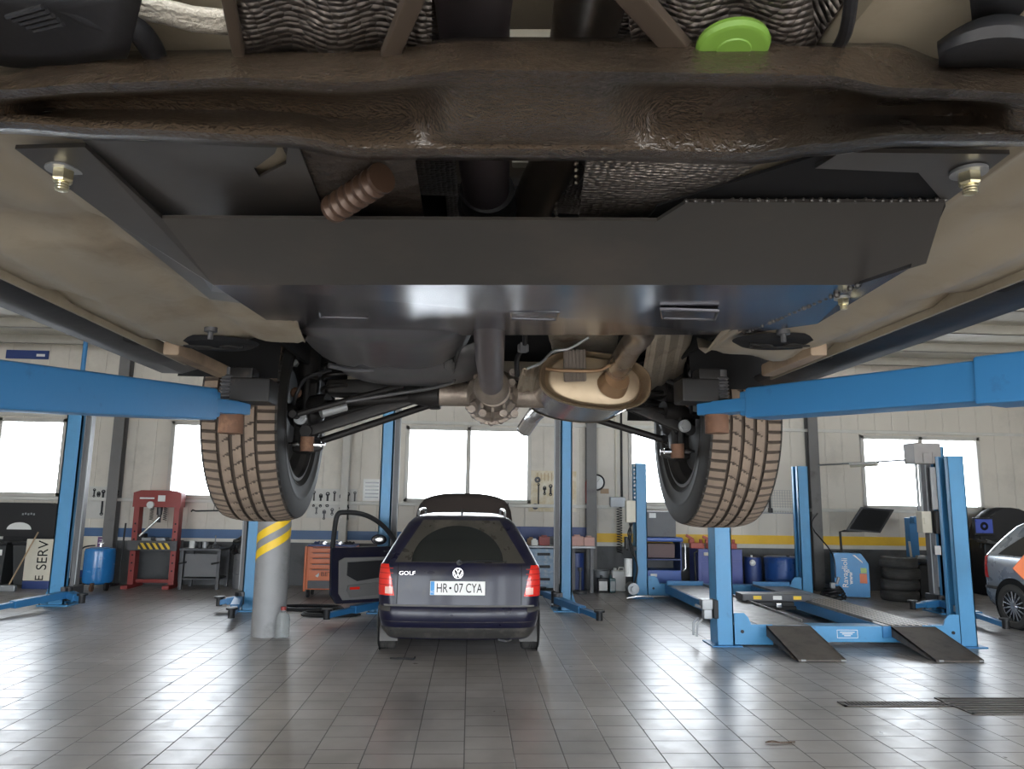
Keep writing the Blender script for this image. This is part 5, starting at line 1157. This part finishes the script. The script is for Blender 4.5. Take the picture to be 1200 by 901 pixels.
# jerrycan, bucket, bottles at the bench foot
t = thing('jerrycan', 'white plastic jerrycan at the foot of the wall right of the workbench', 'canister', (2.84, 14.2, 0)); obj('can', MB().box((0, 0, .19), (.26, .18, .38), .03), WHITE, t); obj('cap', MB().cyl((-.06, 0, .38), (-.06, 0, .42), .03, n=16), WHITE, t); obj('handle', MB().tube([(-.0, 0, .37), (.02, 0, .43), (.1, 0, .43), (.11, 0, .37)], .014, 8), WHITE, t)
t = thing('bucket', 'grey bucket between the workbench and the white jerrycan', 'bucket', (2.52, 14.25, 0)); obj('pail', MB().lathe([(0, 0), (.13, 0), (.165, .36), (.175, .37), (.165, .375), (.16, .36)], (0, 0, 0), 'Z', 28), STEEL_G, t); obj('bail', MB().tube([(-.17, 0, .35), (-.12, -.10, .30), (0, -.16, .27), (.12, -.10, .30), (.17, 0, .35)], .006, 6), STEEL_D, t)
for x, m, m2, lab in ((2.50, BLACK, WHITE, 'black oil can with a white label before the grey bucket'), (2.68, mat('teal_bottle', (.02, .07, .08), .35), STEEL_G, 'slim dark teal bottle left of the white jerrycan')):
    t = thing('oil_bottle', lab, 'bottle', (x, 13.95, 0)); w = .2 if m is BLACK else .12
    obj('bottle', MB().box((0, 0, .13), (w, .10, .26), .02).cyl((-.03, 0, .25), (-.03, 0, .31), .022, n=14), m, t); obj('label', MB().box((.0, -.052, .12), (w*.75, .004, .17)), m2, t, smooth=False)
def k_axle(mb, i): mb.cyl((0, 0, 0), (0, 0, .05), .13, n=20).cyl((0, 0, .05), (0, 0, .42), .022, n=12).cyl((0, 0, .40), (0, 0, .46), .04, n=14)
mb = MB(); k_axle(mb, 0); o = obj('axle_stand', mb, STEEL_D); o.location = (2.05, 13.75, 0); tag(o, 'dark steel stand on the floor under the right end of the workbench', 'stand')

# blue trolley and monitor case beyond the far left post
t = thing('equipment_trolley', 'royal blue trolley with open shelves behind the far left post of the drive-on lift', 'trolley', (3.62, 14.1, 0)); RB = mat('royal_blue_paint', (.02, .085, .36), .35, dirt=(.015, .05, .2), damt=.33)
obj('lower_cabinet', MB().span((-.34, -.25, .06), (.34, .25, .42), .012), RB, t); obj('top', MB().span((-.38, -.28, .94), (.38, .28, 1.02), .02), RB, t)
for x in (-.35, .33): obj('upright', MB().span((x-.0, -.24, .42), (x+.03, .24, .94), .004), NAVY, t)
obj('shelf', MB().span((-.33, -.24, .60), (.33, .24, .625), .004), NAVY, t); obj('inner_box', MB().span((-.28, -.2, .64), (.24, .2, .90), .01), mat('maroon_case', (.10, .05, .05), .5), t); obj('label', MB().box((-.18, -.253, .33), (.12, .004, .05)), WHITE, t, smooth=False)
obj('push_handle', MB().tube([(.38, -.2, .92), (.44, -.2, .88), (.44, -.2, .45), (.38, -.2, .40)], .016, 8), CHROME, t)
for x in (-.28, .28): obj('castor', MB().cyl((x-.02, -.2, .035), (x+.02, -.2, .035), .035, n=14), BLACK, t)
t = thing('dark_case', 'dark grey case standing on top of the royal blue trolley', 'case', (3.62, 14.1, 1.02)); obj('case', MB().box((.0, 0, .24), (.56, .34, .48), .02), GREY_P, t); obj('sticker', MB().box((-.17, -.172, .40), (.13, .004, .09)), WHITE, t, smooth=False)
# blue cabinet with red tools
IND = mat('indigo_cabinet_paint', (.055, .075, .27), .4, dirt=(.03, .045, .15), damt=.33)
t = thing('service_cabinet', 'indigo blue cabinet behind the near left post of the drive-on lift', 'cabinet', (4.68, 14.05, 0)); obj('body', MB().span((-.42, -.28, .04), (.42, .28, .82), .012), IND, t); obj('door', MB().span((-.36, -.295, .10), (.38, -.28, .60), .006), IND, t); obj('drawer', MB().span((-.36, -.295, .64), (.38, -.28, .79), .006), IND, t)
obj('side_rail', MB().tube([(-.46, -.25, .1), (-.48, -.25, .74), (-.42, -.25, .79)], .02, 8), BLACK, t); obj('cup_pull', MB().box((-.22, -.30, .73), (.2, .02, .06), .012), CREAM, t)
RT_ = mat('faded_red_tool', (.36, .07, .05), .5)
for i, (x, lab) in enumerate(((4.30, 'leftmost red tool on the indigo cabinet'), (4.62, 'middle red tool on the indigo cabinet'), (4.93, 'rightmost red tool on the indigo cabinet'))):
    mb = MB().box((0, 0, .05), (.26, .12, .10), .012).box((-.10, 0, .13), (.10, .08, .07), .01).bar((-.06, 0, .16), (-.20, 0, .24-.02*i), .05, .05, .01).cyl((.08, 0, .1), (.08, 0, .17), .03, n=14); o = obj('air_tool', mb, RT_); o.location = (x, 13.98, .82); tag(o, lab, 'tool', 'red tools on the cabinet')
# barrels
t = thing('oil_barrel', 'large dark blue barrel left of the far right post of the drive-on lift', 'barrel', (5.86, 13.85, 0)); obj('drum', MB().lathe([(0, 0), (.27, 0), (.275, .02), (.29, .28), (.30, .29), (.29, .30), (.30, .62), (.31, .68), (.29, .70), (0, .70)], (0, 0, 0), 'Z', 40), mat('barrel_blue', (.015, .06, .22), .3, coat=.2, dirt=(.02, .04, .12), damt=.36), t); obj('bung', MB().cyl((.1, -.1, .70), (.1, -.1, .72), .03, n=14), BLACK, t)
t = thing('oil_barrel', 'narrow navy drum with a white tap left of the large barrel', 'barrel', (5.44, 14.15, 0)); obj('drum', MB().lathe([(0, 0), (.15, 0), (.16, .02), (.16, .60), (.15, .66), (0, .66)], (0, 0, 0), 'Z', 28), NAVY, t); obj('tap', MB().ball((-.06, -.14, .56), .06, n=12).cyl((-.06, -.1, .6), (-.06, -.1, .70), .02, n=10), WHITE, t)
t = thing('wire_grid', 'wire tool grid on the wall right of the right tyre', 'tool board', (6.05, 14.588, 1.50)); mb = MB()
for k in range(17): mb.box((-.42+.0525*k, 0, .22), (.006, .006, .44))
for k in range(9): mb.box((0, .006, .01+.054*k), (.85, .006, .006))
obj('grid', mb, STEEL_G, t, smooth=False); obj('ledge', MB().box((0, -.03, -.01), (.95, .1, .02), .003), STEEL_G, t)
for x, L, lab in ((5.72, .10, 'small black clamp on the wire grid'), (5.98, .40, 'long black gun on the wire grid')):
    mb = MB().cyl((0, 0, 0), (0, 0, -L), .022, n=12).box((0, -.01, -L), (.09, .04, .10), .012).ball((0, -.01, -.03), .045, n=10); o = obj('grease_gun' if L > .2 else 'clamp', mb, BLACK); o.location = (x, 14.535, 1.94); tag(o, lab, 'tool')
# grease pump with cables by the far right post
t = thing('hose_bundle', 'tangle of black hoses and fittings at the foot of the far right post', 'hose', (6.42, 13.0, 0)); random.seed(4)
for k in range(6):
    pts = [Vector((.22*math.cos(a*.8+k)*(1-.1*k), .14*math.sin(a*.8+k), .03+.03*k+.09*abs(math.sin(a*.5+k)))) for a in range(14)]; obj('hose', MB().tube(spline(pts, 4), .016, 6), BLACK, t)
obj('coupling', MB().cyl((.02, -.1, .3), (.06, -.12, .42), .025, n=12).box((-.06, -.12, .28), (.08, .06, .1), .01), STEEL_G, t); obj('hanging_cable', MB().tube(spline([Vector((.06, 0, .4)), Vector((.12, .2, .8)), Vector((.10, .9, 1.25)), Vector((.36, 1.2, 1.5))]), .012, 8), BLACK, t)
# alignment cabinet
t = thing('alignment_cabinet', 'bright blue lettered cabinet with a monitor on a bent arm', 'machine', (7.02, 13.65, 0), math.radians(-20)); CB = mat('cabinet_blue', (.02, .22, .50), .35, dirt=(.02, .13, .30), damt=.3)
obj('body', MB().prism([(-.24, .03), (.34, .03), (.34, .62), (.22, .80), (-.24, .80)], 'Y', -.28, .28), CB, t, smooth=False); obj('plinth', MB().span((-.20, -.24, 0), (.30, .24, .03)), BLACK, t)
label_on('lettering', 'Ravaglioli', .135, (-.06, -.283, .45), WHITE, t, 1.05, (0, 0, 1), (-1, 0, 0), bold=.001); label_on('lettering', 'www', .10, (.03, -.283, .36), WHITE, t, 1, (0, 0, 1), (-1, 0, 0), bold=.003)
obj('orange_sticker', MB().box((.24, -.283, .36), (.12, .004, .17)), ORANGE, t, smooth=False); obj('green_sticker', MB().box((.25, -.283, .50), (.10, .004, .09)), mat('lime_print', (.42, .55, .18), .5), t, smooth=False); obj('white_flash', MB().prism([(.08, .77), (.12, .77), (.24, .66), (.24, .63)], 'Y', -.284, -.28), WHITE, t, smooth=False)
k_ = MB(); [k_.box((-.2+.13*i, -.02+.04*(i % 2), .79), (.12, .16, .05), .012, (0, .2*(i % 2), .4*i)) for i in range(4)]; obj('keyboard_clutter', k_, BLACK, t)
mn = obj('monitor_arm', MB().tube([(-.06, .05, .76), (-.07, .05, 1.17), (.0, .0, 1.19), (.30, -.02, 1.20)], .022, 10), BLACK, t); obj('monitor', MB().prism([(.02, 1.20), (.60, 1.17), (.86, 1.60), (.30, 1.64)], 'Y', -.06, -.01), BLACK, mn, smooth=False); obj('screen', MB().prism([(.08, 1.23), (.58, 1.20), (.80, 1.57), (.33, 1.61)], 'Y', -.064, -.06), BLACK_M, mn, smooth=False)
# stack of tyres
tp = [(.31, 0), (.32, .02), (.32, .04), (.30, .03)]
prof = [(.19, .02), (.21, .0), (.29, .005), (.312, .03), (.318, .055), (.312, .06), (.318, .066), (.318, .125), (.312, .131), (.318, .137), (.312, .16), (.29, .187), (.21, .19), (.19, .17)]
t0 = thing('tyre', 'bottom tyre of the stack beside the bright blue cabinet', 'tyre', (7.72, 13.15, 0), 0, 'stacked used tyres'); obj('carcass', MB().lathe(prof, (0, 0, 0), 'Z', 44), TYR, t0); obj('bead', MB().lathe([(.19, .02), (.185, .095), (.19, .17)], (0, 0, 0), 'Z', 36), BLACK_M, t0)
for k, lab in ((1, 'second tyre from the floor in the stack beside the cabinet'), (2, 'third tyre from the floor, jutting right in the stack'), (3, 'topmost tyre of the stack beside the bright blue cabinet')):
    dup(t0, (7.72+(.045 if k == 2 else .012*(k % 2)), 13.15, .1905*k), .7*k, lab)
# tyre changer
t = thing('tyre_changer', 'tyre changing machine with a blue post right of the tyre stack', 'machine', (8.50, 13.65, 0)); obj('post', MB().box((-.12, .1, .95), (.17, .16, 1.0), .012), BLUE, t); obj('arm', MB().box((.02, -.05, 1.42), (.42, .14, .12), .012).cyl((.2, -.08, 1.1), (.2, -.08, 1.42), .025, n=12), BLUE, t); obj('body', MB().box((.02, 0, .30), (.5, .5, .60), .02), BLACK, t); obj('turntable', MB().lathe([(0, .62), (.22, .62), (.24, .66), (.22, .70), (0, .70)], (.05, -.05, 0), 'Z', 28), STEEL_D, t)
obj('jaws', MB().box((.05, -.05, .73), (.40, .08, .06), .01).box((.05, -.05, .73), (.08, .40, .06), .01), STEEL_G, t); obj('yellow_lever', MB().bar((-.28, -.1, .72), (-.30, -.1, 1.02), .05, .02, .004), CREAM, t); obj('side_roller', MB().box((.12, -.27, .30), (.16, .06, .42), .012), RUST, t)
# balancer at the right
t = thing('wheel_balancer', 'wheel balancer with a round black hood and blue screen, behind the silver car', 'machine', (10.45, 14.05, 0)); R = []
for i in range(13):
    a = PI*i/12; R.append([(.05-.62*math.cos(a), y, 1.05+.62*math.sin(a)*1.0) for y in (-.15, .25)])
obj('hood', MB().grid(R).prism([(.05-.62*math.cos(PI*i/12), 1.05+.62*math.sin(PI*i/12)) for i in range(13)], 'Y', -.15, -.13), BLACK, t, angle=40); obj('body', MB().box((-.05, .1, .52), (1.0, .5, 1.04), .03), BLACK, t)
ms = obj('monitor', MB().box((-.58, -.2, 1.30), (.40, .06, .34), .015).cyl((-.6, -.1, .9), (-.6, -.15, 1.2), .03, n=12), BLACK, t); sm_ = mat('blue_screen', (.03, .05, .2), .3); bsdf(sm_).inputs['Emission Color'].default_value = (.05, .09, .45, 1); bsdf(sm_).inputs['Emission Strength'].default_value = .12
sc_ = obj('screen', MB().box((-.58, -.232, 1.31), (.34, .004, .26)), sm_, ms, smooth=False); obj('dial_print', MB().lathe([(.03, -.236), (.08, -.236)], (-.58, 0, 1.31), 'Y', 24), BLACK_M, sc_, smooth=False)
obj('weight_tray', MB().box((-.42, -.25, .98), (.5, .3, .06), .012, (0, .2, 0)), STEEL_D, t); obj('leaflet', MB().box((-.52, -.32, 1.03), (.16, .12, .008), 0, (.3, .2, .3)), WHITE, t, smooth=False)

# floor grates and a leaf
GR = mat('drain_iron', (.10, .085, .075), .5, .5, dirt=(.06, .05, .045), damt=.4)
def grate(x0, x1, y0, y1, step, along, lab):
    t = thing('floor_grate', lab, 'grate', ((x0+x1)/2, (y0+y1)/2, 0)); cx, cy = (x0+x1)/2, (y0+y1)/2; a, b = (x1-x0)/2, (y1-y0)/2
    obj('pit', MB().span((-a, -b, .0005), (a, b, .002)), BLACK_M, t, smooth=False)
    obj('rim', MB().span((-a, -b, 0), (a, -b+.02, .008)).span((-a, b-.02, 0), (a, b, .008)).span((-a, -b, 0), (-a+.02, b, .008)).span((a-.02, -b, 0), (a, b, .008)), GR, t, smooth=False)
    mb = MB(); n_ = int((2*a if along == 'x' else 2*b)/step)
    for k in range(1, n_):
        if along == 'x': mb.box((-a+k*step, 0, .005), (step*.5, 2*b-.02, .006))
        else: mb.box((0, -b+k*step, .005), (2*a-.02, step*.5, .006))
    o = obj('bars', mb, GR, t, smooth=False)
grate(3.18, 4.12, 6.33, 6.47, .033, 'x', 'narrow iron drain channel in the tiled floor'); grate(4.125, 4.95, 6.10, 6.60, .07, 'y', 'wide iron grate at the right end of the drain channel')
q = P(913, 870, z=.004); o = obj('dry_leaf', MB().grid([[(-.10+.2*i/8, (-.012+.024*j/2)*math.sin(PI*(i+.6)/9.2), .004+.008*math.sin(i*.8)+.004*abs(j-1)) for j in range(3)] for i in range(9)]).tube([(-.10, 0, .006), (.0, -.012, .008), (.12, .01, .006)], .004, 6), mat('dry_leaf_brown', (.09, .055, .035), .7)); o.location = (q.x, q.y, 0); tag(o, 'dry brown leaf on the tiled floor, lower right', 'leaf')
q = P(475, 772, z=.004); o = obj('dropped_strap', MB().tube(spline([Vector((-.16, .02, .008)), Vector((-.05, -.01, .012)), Vector((.08, -.03, .01)), Vector((.10, .01, .02))]), .009, 8), BLACK); o.location = (q.x, q.y, 0); tag(o, 'short black strap on the floor behind the dark estate car', 'strap')
